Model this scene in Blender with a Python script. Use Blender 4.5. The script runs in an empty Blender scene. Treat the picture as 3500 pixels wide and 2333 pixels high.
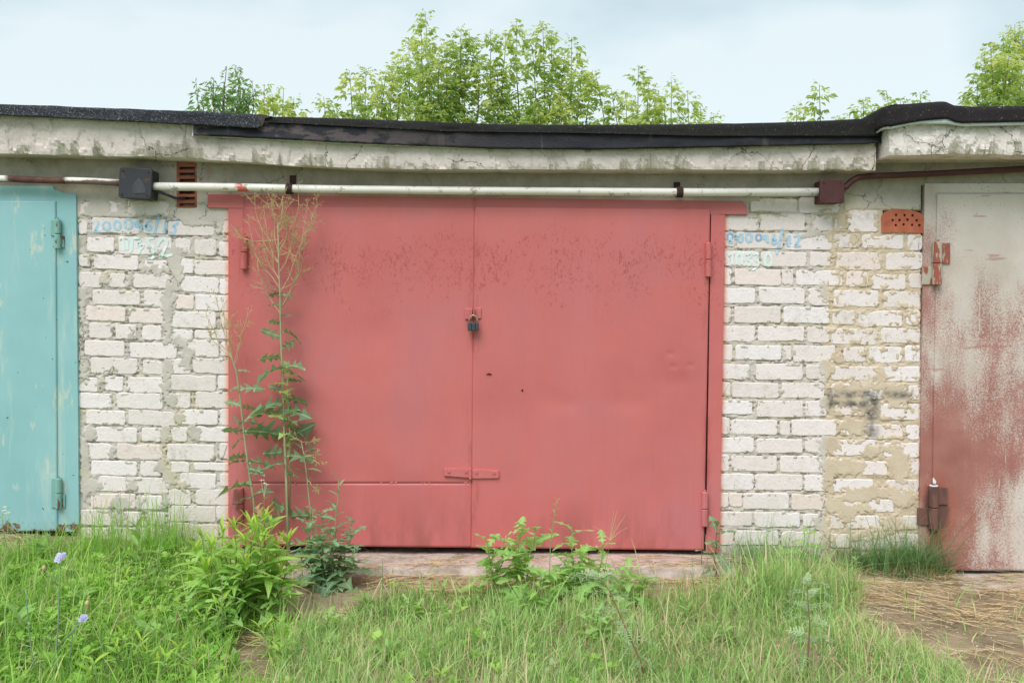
import bpy, bmesh, math, random
import numpy as np
from mathutils import Vector, Matrix
from mathutils.geometry import delaunay_2d_cdt

SC = bpy.context.scene
COL = SC.collection
R = math.radians
random.seed(7)
RNG = np.random.default_rng(7)

# ---------------------------------------------------------------- camera
F_PX, DIST, CX, HY = 3100.0, 4.84, 1750.0, 1060.0      # focal length in photo pixels, wall distance, principal point
S = F_PX / DIST
CAMZ = (1885 - HY) / S
cam = bpy.data.cameras.new('camera')
cam.sensor_width = 36
cam.lens = 36 * F_PX / 3500
cam.shift_y = -(2333 / 2 - HY) / 3500
cam.clip_start, cam.clip_end = 0.05, 2000
camo = bpy.data.objects.new('camera', cam)
COL.objects.link(camo)
camo.location = (0, -DIST, CAMZ)
camo.rotation_euler = (R(90), 0, 0)
SC.camera = camo

# ---------------------------------------------------------------- light
SUN_AZ, SUN_EL = R(204), R(54)
world = bpy.data.worlds.new('World')
SC.world = world
world.use_nodes = True
wn = world.node_tree.nodes
wl = world.node_tree.links
bg = wn['Background']
sky = wn.new('ShaderNodeTexSky')
sky.sky_type = 'NISHITA'
sky.sun_disc = False
sky.sun_elevation = SUN_EL
sky.sun_rotation = SUN_AZ
tc = wn.new('ShaderNodeTexCoord')
mp = wn.new('ShaderNodeMapping')
mp.inputs['Scale'].default_value = (1.0, 1.0, 2.2)
mp.inputs['Location'].default_value = (3.1, 0.4, 0.2)
nz = wn.new('ShaderNodeTexNoise')
nz.inputs['Scale'].default_value = 2.6
nz.inputs['Detail'].default_value = 5
nz.inputs['Roughness'].default_value = 0.45
rp = wn.new('ShaderNodeValToRGB')
rp.color_ramp.elements[0].position = 0.43
rp.color_ramp.elements[0].color = (0.58, 0.73, 0.79, 1)
rp.color_ramp.elements[1].position = 0.585
rp.color_ramp.elements[1].color = (0.83, 0.935, 0.95, 1)
sc_ = wn.new('ShaderNodeVectorMath')
sc_.operation = 'SCALE'
sc_.inputs['Scale'].default_value = 5.1
mx = wn.new('ShaderNodeMix')
mx.data_type = 'RGBA'
mx.inputs['Factor'].default_value = 0.9
wl.new(tc.outputs['Generated'], mp.inputs['Vector'])
wl.new(mp.outputs['Vector'], nz.inputs['Vector'])
wl.new(nz.outputs['Fac'], rp.inputs['Fac'])
wl.new(rp.outputs['Color'], sc_.inputs[0])
wl.new(sky.outputs['Color'], mx.inputs['A'])
wl.new(sc_.outputs['Vector'], mx.inputs['B'])
wl.new(mx.outputs['Result'], bg.inputs['Color'])
bg.inputs['Strength'].default_value = 0.1

sun = bpy.data.lights.new('sun', 'SUN')
sun.energy = 1.5
sun.angle = R(38)
sun.color = (1.0, 0.935, 0.92)
suno = bpy.data.objects.new('sun', sun)
COL.objects.link(suno)
sd = Vector((math.sin(SUN_AZ) * math.cos(SUN_EL), math.cos(SUN_AZ) * math.cos(SUN_EL), math.sin(SUN_EL)))
suno.rotation_euler = sd.to_track_quat('Z', 'Y').to_euler()
suno.location = sd * 30

SC.view_settings.view_transform = 'Standard'
SC.view_settings.look = 'None'
SC.view_settings.exposure = 1.0
SC.view_settings.gamma = 1
SC.view_settings.use_curve_mapping = False
SC.render.engine = 'CYCLES'
SC.cycles.max_bounces = 6
SC.cycles.diffuse_bounces = 3
SC.cycles.transparent_max_bounces = 12

# ---------------------------------------------------------------- helpers
def P(px, py, Y=0.0):
    "photo pixel -> point on the plane at depth Y (the wall face is Y = 0)"
    s = (DIST + Y) / F_PX
    return Vector(((px - CX) * s, Y, CAMZ - (py - HY) * s))

GX = [-60, -2.74, -1.95, -1.45, -1.2, 0.5, 1.15, 1.7, 2.2, 60]
GZ = [0.12, 0.105, 0.06, 0.0, -0.04, -0.05, -0.05, -0.085, -0.12, -0.14]
def hash2(ix, iy, seed):
    h = (ix.astype(np.int64) * 374761393 + iy.astype(np.int64) * 668265263 + seed * 982451653) & 0x7fffffff
    h = ((h ^ (h >> 13)) * 1274126177) & 0x7fffffff
    h = h ^ (h >> 16)
    return (h & 0xffff) / 65535.0
def vnoise(x, y, seed=0):
    x = np.asarray(x, float); y = np.asarray(y, float)
    ix, iy = np.floor(x), np.floor(y)
    fx, fy = x - ix, y - iy
    fx = fx * fx * (3 - 2 * fx); fy = fy * fy * (3 - 2 * fy)
    a = hash2(ix, iy, seed); b = hash2(ix + 1, iy, seed)
    c = hash2(ix, iy + 1, seed); d = hash2(ix + 1, iy + 1, seed)
    return (a * (1 - fx) + b * fx) * (1 - fy) + (c * (1 - fx) + d * fx) * fy
def fbm(x, y, seed=0, octv=4):
    t = 0; a = 0.5; f = 1.0; n = 0
    for i in range(octv):
        t = t + a * vnoise(x * f, y * f, seed + i * 17); n += a
        a *= 0.5; f *= 2.03
    return t / n
def sstep(a, b, x):
    t = np.clip((x - a) / (b - a), 0, 1)
    return t * t * (3 - 2 * t)
def gz(x, y):
    x = np.asarray(x, float); y = np.asarray(y, float)
    z = np.interp(x, GX, GZ) - 0.022 * np.clip(-y, 0, 3)
    return z + (fbm(x * 2.3 + 5, y * 2.3 + 9, 3) - 0.5) * 0.035 * np.clip(-y * 3, 0, 1)
def G(px, py):
    "photo pixel -> point on the ground"
    Y = -0.5
    for i in range(30):
        x = (px - CX) * (DIST + Y) / F_PX
        z = float(gz(x, Y))
        Y = 0.5 * Y + 0.5 * ((CAMZ - z) * F_PX / (py - HY) - DIST)
    return Vector(((px - CX) * (DIST + Y) / F_PX, Y, float(gz((px - CX) * (DIST + Y) / F_PX, Y))))

def attach(o, parent):
    COL.objects.link(o)
    if parent is not None:
        o.parent = parent
        if parent.type == 'EMPTY':
            o.matrix_parent_inverse = Matrix.Translation(-parent.location)
    return o
def thing(name, label, cat, loc, group=None):
    o = bpy.data.objects.new(name, None)
    o.empty_display_size = 0.1
    o.location = loc
    COL.objects.link(o)
    tag(o, label, cat, group)
    return o
def tag(o, label, cat, group=None):
    o['label'] = label; o['category'] = cat
    if group: o['group'] = group
def new_obj(name, me, mat, parent=None, smooth=False):
    if mat is not None and len(me.materials) == 0:
        me.materials.append(mat)
    if smooth:
        me.polygons.foreach_set('use_smooth', [True] * len(me.polygons))
    return attach(bpy.data.objects.new(name, me), parent)
def pymesh(name, verts, faces):
    me = bpy.data.meshes.new(name)
    me.from_pydata([tuple(v) for v in verts], [], faces)
    me.update()
    return me
def fastmesh(name, verts, loops, sizes, attrs=None, smooth=False):
    "verts (n,3), flat loop index array, per-face sizes"
    me = bpy.data.meshes.new(name)
    verts = np.ascontiguousarray(verts, dtype=np.float32)
    loops = np.ascontiguousarray(loops, dtype=np.int32)
    sizes = np.ascontiguousarray(sizes, dtype=np.int32)
    me.vertices.add(len(verts)); me.vertices.foreach_set('co', verts.ravel())
    me.loops.add(len(loops)); me.loops.foreach_set('vertex_index', loops)
    me.polygons.add(len(sizes))
    st = np.zeros(len(sizes), np.int32); st[1:] = np.cumsum(sizes)[:-1]
    me.polygons.foreach_set('loop_start', st)
    me.polygons.foreach_set('loop_total', sizes)
    if smooth:
        me.polygons.foreach_set('use_smooth', np.ones(len(sizes), bool))
    if attrs:
        for k, v in attrs.items():
            at = me.attributes.new(k, 'FLOAT', 'POINT')
            at.data.foreach_set('value', np.ascontiguousarray(v, dtype=np.float32))
    me.update(calc_edges=True)
    return me
def bm_obj(name, bm, mat, parent=None, smooth=False):
    bmesh.ops.recalc_face_normals(bm, faces=bm.faces)
    me = bpy.data.meshes.new(name)
    bm.to_mesh(me); bm.free()
    return new_obj(name, me, mat, parent, smooth)
def add_box(bm, x0, x1, y0, y1, z0, z1, bev=0.0):
    vs = [bm.verts.new((x, y, z)) for x in (x0, x1) for y in (y0, y1) for z in (z0, z1)]
    fs = [(0, 1, 3, 2), (4, 6, 7, 5), (0, 4, 5, 1), (2, 3, 7, 6), (0, 2, 6, 4), (1, 5, 7, 3)]
    faces = [bm.faces.new([vs[i] for i in f]) for f in fs]
    if bev:
        es = list({e for f in faces for e in f.edges})
        bmesh.ops.bevel(bm, geom=es, offset=bev, segments=2, profile=0.5, affect='EDGES')
    return vs
def add_prism(bm, poly, yf, yb, bev=0.0):
    "polygon of (x,z) points pushed from depth yf (front) to yb"
    n = len(poly)
    a = [bm.verts.new((x, yf, z)) for x, z in poly]
    b = [bm.verts.new((x, yb, z)) for x, z in poly]
    ff = bm.faces.new(a)
    bm.faces.new(b[::-1])
    for i in range(n):
        bm.faces.new((a[i], b[i], b[(i + 1) % n], a[(i + 1) % n]))
    if bev:
        bmesh.ops.bevel(bm, geom=list(ff.edges), offset=bev, segments=2, profile=0.5, affect='EDGES')
def pxpoly(pts, Y=0.0):
    out = []
    for q in pts:
        v = P(q[0], q[1], Y); out.append((v.x, v.z))
    return out
def add_tube(bm, pts, rad, sides=10, caps=True):
    pts = [Vector(p) for p in pts]
    n = len(pts)
    rads = rad if isinstance(rad, (list, tuple)) else [rad] * n
    rings = []
    ref = Vector((0.13, -0.9, 0.31)).normalized()
    for i, p in enumerate(pts):
        t = (pts[min(i + 1, n - 1)] - pts[max(i - 1, 0)]).normalized()
        u = t.cross(ref)
        if u.length < 1e-3: u = t.cross(Vector((1, 0, 0)))
        u.normalize(); w = t.cross(u)
        rings.append([bm.verts.new(p + (u * math.cos(2 * math.pi * k / sides) + w * math.sin(2 * math.pi * k / sides)) * rads[i]) for k in range(sides)])
    for i in range(n - 1):
        for k in range(sides):
            bm.faces.new((rings[i][k], rings[i][(k + 1) % sides], rings[i + 1][(k + 1) % sides], rings[i + 1][k]))
    if caps:
        bm.faces.new(rings[0][::-1]); bm.faces.new(rings[-1])
def add_cyl(bm, c, axis, r, h, sides=12):
    c = Vector(c); axis = Vector(axis).normalized()
    add_tube(bm, [c - axis * h / 2, c + axis * h / 2], r, sides)
def sheet(name, quad, Y, thick, nx, nz_, mat, parent, disp=None, smooth=True):
    "a metal sheet: quad = 4 photo pixels (tl, tr, br, bl) at depth Y, displaced grid front and folded rim"
    tl, tr, br, bl = [P(q[0], q[1], Y) for q in quad]
    u = np.linspace(0, 1, nx + 1); v = np.linspace(0, 1, nz_ + 1)
    U, V = np.meshgrid(u, v)
    def bil(a, b, c, d): return (a * (1 - U) + b * U) * (1 - V) + (d * (1 - U) + c * U) * V
    X = bil(tl.x, tr.x, br.x, bl.x); Z = bil(tl.z, tr.z, br.z, bl.z)
    Yg = np.full_like(X, Y)
    if disp is not None:
        e = np.minimum(np.minimum(U, 1 - U), np.minimum(V, 1 - V))
        Yg = Yg - disp(X, Z) * sstep(0, 0.03, e)
    verts = np.stack([X, Yg, Z], -1).reshape(-1, 3)
    idx = np.arange((nx + 1) * (nz_ + 1)).reshape(nz_ + 1, nx + 1)
    f = np.stack([idx[:-1, :-1], idx[1:, :-1], idx[1:, 1:], idx[:-1, 1:]], -1).reshape(-1, 4)
    rim = np.concatenate([idx[0, :-1], idx[:-1, -1], idx[-1, :0:-1], idx[:0:-1, 0]])
    rv = verts[rim].copy(); rv[:, 1] = Y
    r1 = rv.copy(); r1[:, 1] += 0.0005
    r2 = rv.copy(); r2[:, 1] += thick
    n0 = len(verts); m = len(rim)
    verts = np.concatenate([verts, r1 * 1.0, r2])
    k = np.arange(m); k2 = (k + 1) % m
    fr = np.stack([rim[k], rim[k2], n0 + m + k2, n0 + m + k], -1)
    f = np.concatenate([f, fr])
    me = fastmesh(name, verts, f.ravel(), np.full(len(f), 4))
    if smooth:
        sm = np.ones(len(f), bool); sm[-m:] = False
        me.polygons.foreach_set('use_smooth', sm)
    return new_obj(name, me, mat, parent)

# ---------------------------------------------------------------- materials
class NT:
    def __init__(self, name, rough=0.8, spec=0.3):
        self.m = bpy.data.materials.new(name)
        self.m.use_nodes = True
        self.t = self.m.node_tree
        self.b = self.t.nodes['Principled BSDF']
        self.out = self.t.nodes['Material Output']
        self.b.inputs['Roughness'].default_value = rough
        self.b.inputs['Specular IOR Level'].default_value = spec
        self._pos = None
    def n(self, typ, **kw):
        nd = self.t.nodes.new(typ)
        for k, v in kw.items(): setattr(nd, k, v)
        return nd
    def link(self, a, b): self.t.links.new(a, b)
    def put(self, sock, v):
        if isinstance(v, bpy.types.NodeSocket): self.link(v, sock)
        elif isinstance(v, (tuple, list)) and len(v) == 3 and sock.type == 'RGBA': sock.default_value = (*v, 1)
        else: sock.default_value = v
    def pos(self):
        if self._pos is None: self._pos = self.n('ShaderNodeNewGeometry').outputs['Position']
        return self._pos
    def obj(self): return self.n('ShaderNodeTexCoord').outputs['Object']
    def xyz(self, v=None):
        s = self.n('ShaderNodeSeparateXYZ'); self.link(v if v is not None else self.pos(), s.inputs[0]); return s.outputs
    def mapping(self, scale=(1, 1, 1), loc=(0, 0, 0), rot=(0, 0, 0), v=None):
        m = self.n('ShaderNodeMapping')
        m.inputs['Scale'].default_value = scale; m.inputs['Location'].default_value = loc; m.inputs['Rotation'].default_value = rot
        self.link(v if v is not None else self.pos(), m.inputs['Vector']); return m.outputs[0]
    def noise(self, scale, detail=4, rough=0.55, v=None, dist=0.0):
        x = self.n('ShaderNodeTexNoise')
        x.inputs['Scale'].default_value = scale; x.inputs['Detail'].default_value = detail
        x.inputs['Roughness'].default_value = rough; x.inputs['Distortion'].default_value = dist
        self.link(v if v is not None else self.pos(), x.inputs['Vector']); return x.outputs['Fac']
    def voro(self, scale, feature='F1', v=None, out='Distance'):
        x = self.n('ShaderNodeTexVoronoi', feature=feature)
        x.inputs['Scale'].default_value = scale
        self.link(v if v is not None else self.pos(), x.inputs['Vector']); return x.outputs[out]
    def math(self, op, a, b=0.0, c=0.0):
        x = self.n('ShaderNodeMath', operation=op)
        self.put(x.inputs[0], a); self.put(x.inputs[1], b); self.put(x.inputs[2], c); return x.outputs[0]
    def mr(self, v, a, b, c=0.0, d=1.0, smooth=True):
        x = self.n('ShaderNodeMapRange', interpolation_type='SMOOTHSTEP' if smooth else 'LINEAR')
        self.put(x.inputs['Value'], v)
        for k, val in (('From Min', a), ('From Max', b), ('To Min', c), ('To Max', d)): self.put(x.inputs[k], val)
        return x.outputs[0]
    def mix(self, fac, a, b, mode='MIX'):
        x = self.n('ShaderNodeMix', data_type='RGBA', blend_type=mode)
        self.put(x.inputs['Factor'], fac); self.put(x.inputs['A'], a); self.put(x.inputs['B'], b); return x.outputs['Result']
    def ramp(self, fac, stops):
        x = self.n('ShaderNodeValToRGB')
        el = x.color_ramp.elements
        while len(el) < len(stops): el.new(0.5)
        for e, (p, c) in zip(el, stops): e.position = p; e.color = (*c, 1)
        self.put(x.inputs['Fac'], fac); return x.outputs['Color']
    def bump(self, h, strength=0.3, dist=0.01, prev=None):
        x = self.n('ShaderNodeBump')
        x.inputs['Strength'].default_value = strength; x.inputs['Distance'].default_value = dist
        self.link(h, x.inputs['Height'])
        if prev is not None: self.link(prev, x.inputs['Normal'])
        return x.outputs[0]
    def color(self, c): self.put(self.b.inputs['Base Color'], c)
    def rough(self, r): self.put(self.b.inputs['Roughness'], r)
    def normal(self, nn): self.link(nn, self.b.inputs['Normal'])
    def attr(self, name):
        x = self.n('ShaderNodeAttribute'); x.attribute_name = name; return x.outputs['Fac']
    def rnd(self): return self.n('ShaderNodeObjectInfo').outputs['Random']

def lin(r, g, b):
    "sRGB 0-255 -> linear"
    f = lambda c: c / 12.92 if c <= 0.04045 else ((c + 0.055) / 1.055) ** 2.4
    return tuple(f(c / 255) for c in (r, g, b))

XL = P(783, 1000).x                     # left edge of the red gate
XR0, XR1 = P(2476, 700), P(2456, 1880)  # right edge, slightly slanting
def wall_stains(m, col):
    "orange over-spray beside the red gate and a sprayed dark T on the tan pier"
    o = m.xyz()
    n1 = m.noise(9, 3)
    k = (XR0.x - XR1.x) / (XR0.z - XR1.z)
    edge = m.math('MULTIPLY_ADD', m.math('SUBTRACT', o[2], XR1.z), k, XR1.x)
    for d in (m.math('SUBTRACT', o[0], XL), m.math('SUBTRACT', o[0], edge)):
        a = m.math('ABSOLUTE', d)
        f = m.math('MULTIPLY', m.mr(a, 0.004, 0.032, 1, 0), m.mr(n1, 0.3, 0.6, 0.25, 0.85))
        f = m.math('MULTIPLY', f, m.mr(o[2], 1.80, 1.86, 1, 0))
        col = m.mix(f, col, lin(240, 168, 140))
    # scattered red paint drips on the pier left of the gate
    dr = m.math('MULTIPLY', m.mr(m.noise(30, 1, v=m.mapping((1, 1, 0.45))), 0.735, 0.75), m.mr(m.math('ABSOLUTE', m.math('SUBTRACT', XL, o[0])), 0.0, 0.22, 1, 0))
    col = m.mix(m.math('MULTIPLY', dr, 0.6), col, lin(222, 120, 100))
    # dark T
    n2 = m.noise(14, 4, 0.7)
    tot = None
    for (x0, y0, x1, y1, w) in ((2835, 1347, 3110, 1349, 9), (2840, 1378, 2992, 1380, 9), (2984, 1370, 2980, 1475, 15), (2838, 1350, 2842, 1378, 9)):
        p0, p1 = P(x0, y0), P(x1, y1)
        hx, hz = abs(p1.x - p0.x) / 2, abs(p1.z - p0.z) / 2
        cx, cz = (p0.x + p1.x) / 2, (p0.z + p1.z) / 2
        dx = m.math('MAXIMUM', m.math('SUBTRACT', m.math('ABSOLUTE', m.math('SUBTRACT', o[0], cx)), hx), 0.0)
        dz = m.math('MAXIMUM', m.math('SUBTRACT', m.math('ABSOLUTE', m.math('SUBTRACT', o[2], cz)), hz), 0.0)
        d = m.math('SQRT', m.math('ADD', m.math('MULTIPLY', dx, dx), m.math('MULTIPLY', dz, dz)))
        f = m.mr(d, 0.002, w * 2.4 / S, 1, 0)
        tot = f if tot is None else m.math('MAXIMUM', tot, f)
    tot = m.math('MULTIPLY', tot, m.mr(n2, 0.34, 0.60, 0.15, 0.80))
    return m.mix(tot, col, lin(66, 70, 78))

def mat_brick():
    m = NT('silicate_brick', 0.9, 0.2)
    r = m.rnd()
    base = m.ramp(r, [(0.0, lin(230, 218, 215)), (0.4, lin(236, 225, 224)), (0.8, lin(239, 230, 232)), (1.0, lin(234, 216, 209))])
    n = m.noise(18, 5, 0.65)
    base = m.mix(m.mr(n, 0.42, 0.78, 0.0, 0.28), base, lin(196, 188, 178))
    z = m.xyz()[2]
    base = m.mix(m.math('MULTIPLY', m.mr(z, 0.08, 0.4, 0.5, 0.0), m.mr(m.noise(5, 3), 0.3, 0.65)), base, lin(206, 194, 172))
    gr = m.math('MULTIPLY', m.mr(m.noise(3.0, 5, 0.65), 0.5, 0.72), m.mr(m.noise(34, 4, 0.7), 0.42, 0.62))
    base = m.mix(m.math('MULTIPLY', gr, 0.55), base, lin(168, 158, 144))
    pit = m.mr(m.noise(105, 2, 0.5), 0.68, 0.72)
    base = m.mix(m.math('MULTIPLY', pit, m.mr(m.noise(11, 2), 0.42, 0.55)), base, lin(120, 112, 98))
    m.color(wall_stains(m, base))
    h = m.math('ADD', m.math('MULTIPLY', m.noise(60, 4), 0.9), m.math('MULTIPLY', m.noise(14, 4), 0.8))
    m.normal(m.bump(h, 0.5, 0.006))
    return m.m
def crack_lines(m, scale, width, seed=0.0, thr=(0.48, 0.56)):
    wv = m.n('ShaderNodeVectorMath', operation='ADD')
    nz3 = m.n('ShaderNodeTexNoise'); nz3.inputs['Scale'].default_value = 5; nz3.inputs['Detail'].default_value = 5; nz3.inputs['Roughness'].default_value = 0.65
    m.link(m.pos(), nz3.inputs['Vector'])
    sc = m.n('ShaderNodeVectorMath', operation='SCALE'); sc.inputs['Scale'].default_value = 0.22
    m.link(nz3.outputs['Color'], sc.inputs[0])
    m.link(m.mapping(loc=(seed, seed * 0.7, seed * 1.3)), wv.inputs[0]); m.link(sc.outputs[0], wv.inputs[1])
    d = m.voro(scale, 'DISTANCE_TO_EDGE', wv.outputs[0])
    return m.math('MULTIPLY', m.mr(d, width * 0.4, width, 1, 0), m.mr(m.noise(2.3, 2, v=m.mapping(loc=(seed, 3, 1))), thr[0], thr[1]))
def mat_mortar():
    m = NT('mortar', 0.95, 0.15)
    o = m.xyz()
    n = m.noise(7, 5, 0.6)
    grey = m.ramp(n, [(0.3, lin(184, 176, 167)), (0.5, lin(202, 194, 186)), (0.72, lin(214, 206, 195))])
    tan = m.ramp(m.noise(6, 4), [(0.3, lin(196, 178, 154)), (0.55, lin(212, 195, 172)), (0.75, lin(209, 196, 177))])
    warm = m.mix(m.mr(m.noise(3.1, 3), 0.52, 0.64, 0, 0.75), grey, lin(198, 188, 164))
    bx = m.math('ADD', o[0], m.math('MULTIPLY', m.noise(5, 3), 0.09))
    f = m.math('MULTIPLY', m.mr(bx, P(2815, 0).x + 0.03, P(2835, 0).x + 0.045), m.mr(o[2], P(0, 730).z, P(0, 690).z, 1, 0))
    c = m.mix(f, warm, tan)
    # old lintel plaster is cooler; some eave shade is painted into its darker tone
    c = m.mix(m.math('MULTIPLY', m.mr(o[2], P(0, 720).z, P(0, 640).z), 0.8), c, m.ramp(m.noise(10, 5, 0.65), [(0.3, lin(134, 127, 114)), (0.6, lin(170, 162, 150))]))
    cr = crack_lines(m, 4.2, 0.010, 2.0, (0.52, 0.58))
    c = m.mix(m.math('MULTIPLY', cr, 0.65), c, lin(84, 78, 70))
    g = m.mr(m.noise(160, 2), 0.66, 0.72)
    c = m.mix(m.math('MULTIPLY', g, 0.35), c, lin(120, 116, 106))
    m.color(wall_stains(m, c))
    h = m.math('ADD', m.math('MULTIPLY', m.noise(90, 5, 0.65), 1.0), m.math('MULTIPLY', cr, -2.0))
    m.normal(m.bump(h, 0.5, 0.004))
    return m.m
def mat_concrete(name, a, b, chips, seed):
    m = NT(name, 0.95, 0.15)
    v = m.mapping((1, 1, 1.0), (seed, 0, seed))
    n = m.noise(5, 6, 0.65, v)
    c = m.ramp(n, [(0.25, a), (0.5, b), (0.75, tuple(x * 1.12 for x in b))])
    # rain runs: streaks falling down the face
    st = m.noise(9, 4, 0.6, m.mapping((1, 1, 0.12), (seed, 0, 0)))
    c = m.mix(m.mr(st, 0.52, 0.78, 0, 0.45), c, lin(132, 124, 112))
    ch = m.mr(m.noise(8, 6, 0.72, m.mapping((1, 1, 1.7), (seed * 2, 1, 0))), 0.60 - chips, 0.66 - chips)
    ch = m.math('MAXIMUM', m.math('MULTIPLY', ch, 0.6), m.attr('chip'))
    c = m.mix(m.math('MULTIPLY', ch, 0.85), c, m.ramp(m.voro(160, v=v), [(0.1, lin(236, 230, 222)), (0.55, lin(222, 214, 204)), (0.8, lin(190, 181, 170))]))
    cr = crack_lines(m, 2.7, 0.0065, seed, (0.50, 0.56))
    c = m.mix(m.math('MULTIPLY', cr, 0.75), c, lin(66, 60, 52))
    pit = m.mr(m.noise(75, 2, 0.5), 0.71, 0.76)
    c = m.mix(m.math('MULTIPLY', pit, 0.7), c, lin(70, 62, 54))
    m.color(c)
    h = m.math('ADD', m.math('ADD', m.math('MULTIPLY', m.noise(70, 5, 0.7), 0.7), m.math('MULTIPLY', ch, -0.9)), m.math('MULTIPLY', cr, -1.5))
    m.normal(m.bump(h, 0.8, 0.008))
    return m.m
def mat_felt(name, base, speck, speck_thr, rough=0.9, brown=0.0):
    m = NT(name, rough, 0.25)
    n = m.noise(130, 2, 0.7)
    c = m.mix(m.mr(n, speck_thr, speck_thr + 0.12), base, speck)
    c = m.mix(m.mr(m.noise(3.5, 4), 0.45, 0.7, 0, 0.5), c, tuple(x * 0.55 for x in base))
    if brown:
        b = m.mr(m.noise(2.6, 5, 0.6, m.mapping((1.3, 1, 2.5), (1.4, 0, 0))), 0.47, 0.53)
        b = m.math('MULTIPLY', b, m.mr(m.xyz()[0], P(1000, 0).x, P(1900, 0).x, 1, 0))
        c = m.mix(b, c, lin(86, 76, 76))
        dr = m.mr(m.noise(14, 3, 0.5, m.mapping((1, 1, 0.15))), 0.66, 0.74)
        c = m.mix(m.math('MULTIPLY', dr, 0.4), c, lin(96, 86, 80))
    m.color(c)
    h = m.math('ADD', m.noise(240, 2), m.math('MULTIPLY', m.noise(14, 4), 1.5))
    m.normal(m.bump(h, 0.6, 0.006))
    return m.m
def mat_red():
    m = NT('red_gate_paint', 0.48, 0.4)
    o = m.xyz()
    c = m.ramp(m.noise(1.7, 4, 0.5), [(0.3, lin(193, 104, 102)), (0.5, lin(203, 112, 110)), (0.72, lin(198, 118, 121))])
    c = m.mix(m.mr(m.noise(3.4, 5, 0.6, m.mapping((1, 1, 0.35), (3, 0, 0))), 0.45, 0.7, 0, 0.45), c, lin(190, 114, 118))
    c = m.mix(m.mr(m.noise(60, 3, 0.6, m.mapping((1, 1, 0.08))), 0.5, 0.8, 0, 0.16), c, lin(184, 98, 96))
    # weathered belt: little flakes of the older, darker coat, thinning out up and down
    zb = m.math('ADD', o[2], m.math('MULTIPLY', m.noise(2.2, 4, 0.6), 0.5))
    band = m.math('MULTIPLY', m.mr(zb, 1.30, 1.78), m.mr(zb, 1.84, 2.12, 1, 0))
    fl = m.noise(70, 5, 0.7, m.mapping((1, 1, 0.5), rot=(0, 0.45, 0)), dist=1.3)
    clus = m.mr(m.noise(7, 3, 0.6, m.mapping((1.6, 1, 0.7))), 0.3, 0.7, -0.03, 0.045)
    thr = m.math('SUBTRACT', m.mr(band, 0, 1, 0.72, 0.555, smooth=False), clus)
    f = m.math('MULTIPLY', m.mr(m.math('SUBTRACT', fl, thr), 0.0, 0.05), m.mr(band, 0.02, 0.25))
    c = m.mix(m.math('MULTIPLY', f, 0.62), c, lin(160, 66, 58))
    c = m.mix(m.math('MULTIPLY', band, 0.22), c, lin(178, 84, 78))
    # rust bleeding from seams and hinges
    for px_ in (834, 1616, 2416):
        d_ = m.math('ABSOLUTE', m.math('SUBTRACT', o[0], P(px_, 0).x))
        sm = m.math('MULTIPLY', m.mr(d_, 0.0, 0.05, 1, 0), m.mr(m.noise(6, 5, 0.65, m.mapping((2.5, 1, 0.5), (px_ * 0.01, 0, 0))), 0.48, 0.66))
        c = m.mix(m.math('MULTIPLY', sm, 0.6), c, lin(158, 80, 74))
    s = m.mr(m.noise(120, 1), 0.8, 0.82)
    c = m.mix(m.math('MULTIPLY', s, 0.5), c, lin(120, 60, 55))
    # grime low down
    gr = m.math('MULTIPLY', m.mr(o[2], 0.0, 0.35, 0.9, 0.0), m.mr(m.noise(5, 5, 0.65, m.mapping((1, 1, 0.3))), 0.42, 0.66))
    c = m.mix(gr, c, lin(160, 92, 84))
    m.color(c)
    m.rough(m.mr(m.noise(6, 3), 0.3, 0.7, 0.42, 0.58))
    h = m.math('ADD', m.math('MULTIPLY', m.noise(1.6, 3), 6.0), m.math('MULTIPLY', m.noise(160, 2), 0.12))
    m.normal(m.bump(h, 0.25, 0.004))
    return m.m
def mat_teal():
    m = NT('teal_gate_paint', 0.5, 0.35)
    o = m.xyz()
    c = m.ramp(m.noise(2.5, 3), [(0.3, lin(138, 186, 189)), (0.7, lin(153, 198, 202))])
    sc = m.mr(m.noise(11, 4, 0.65, m.mapping((1, 1, 0.13))), 0.50, 0.70, 0, 0.8)
    c = m.mix(m.math('MULTIPLY', sc, 0.7), c, lin(196, 212, 200))
    oc = m.mr(m.noise(13, 5, 0.7, m.mapping((1, 1, 0.3), (4, 0, 2))), 0.60, 0.66, 0, 0.75)
    c = m.mix(m.math('MULTIPLY', oc, 0.7), c, lin(210, 212, 192))
    zz = m.math('ADD', o[2], m.math('MULTIPLY', m.noise(9, 4, 0.7), -0.36))
    rst = m.mr(zz, -0.035, -0.06, 0, 1)
    c = m.mix(rst, c, lin(112, 82, 76))
    sp = m.mr(m.noise(26, 2, 0.6), 0.735, 0.75)
    c = m.mix(sp, c, lin(98, 84, 74))
    m.color(c)
    m.normal(m.bump(m.math('ADD', m.math('MULTIPLY', m.noise(1.5, 3), 5), m.math('MULTIPLY', rst, -0.6)), 0.3, 0.004))
    return m.m
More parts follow.
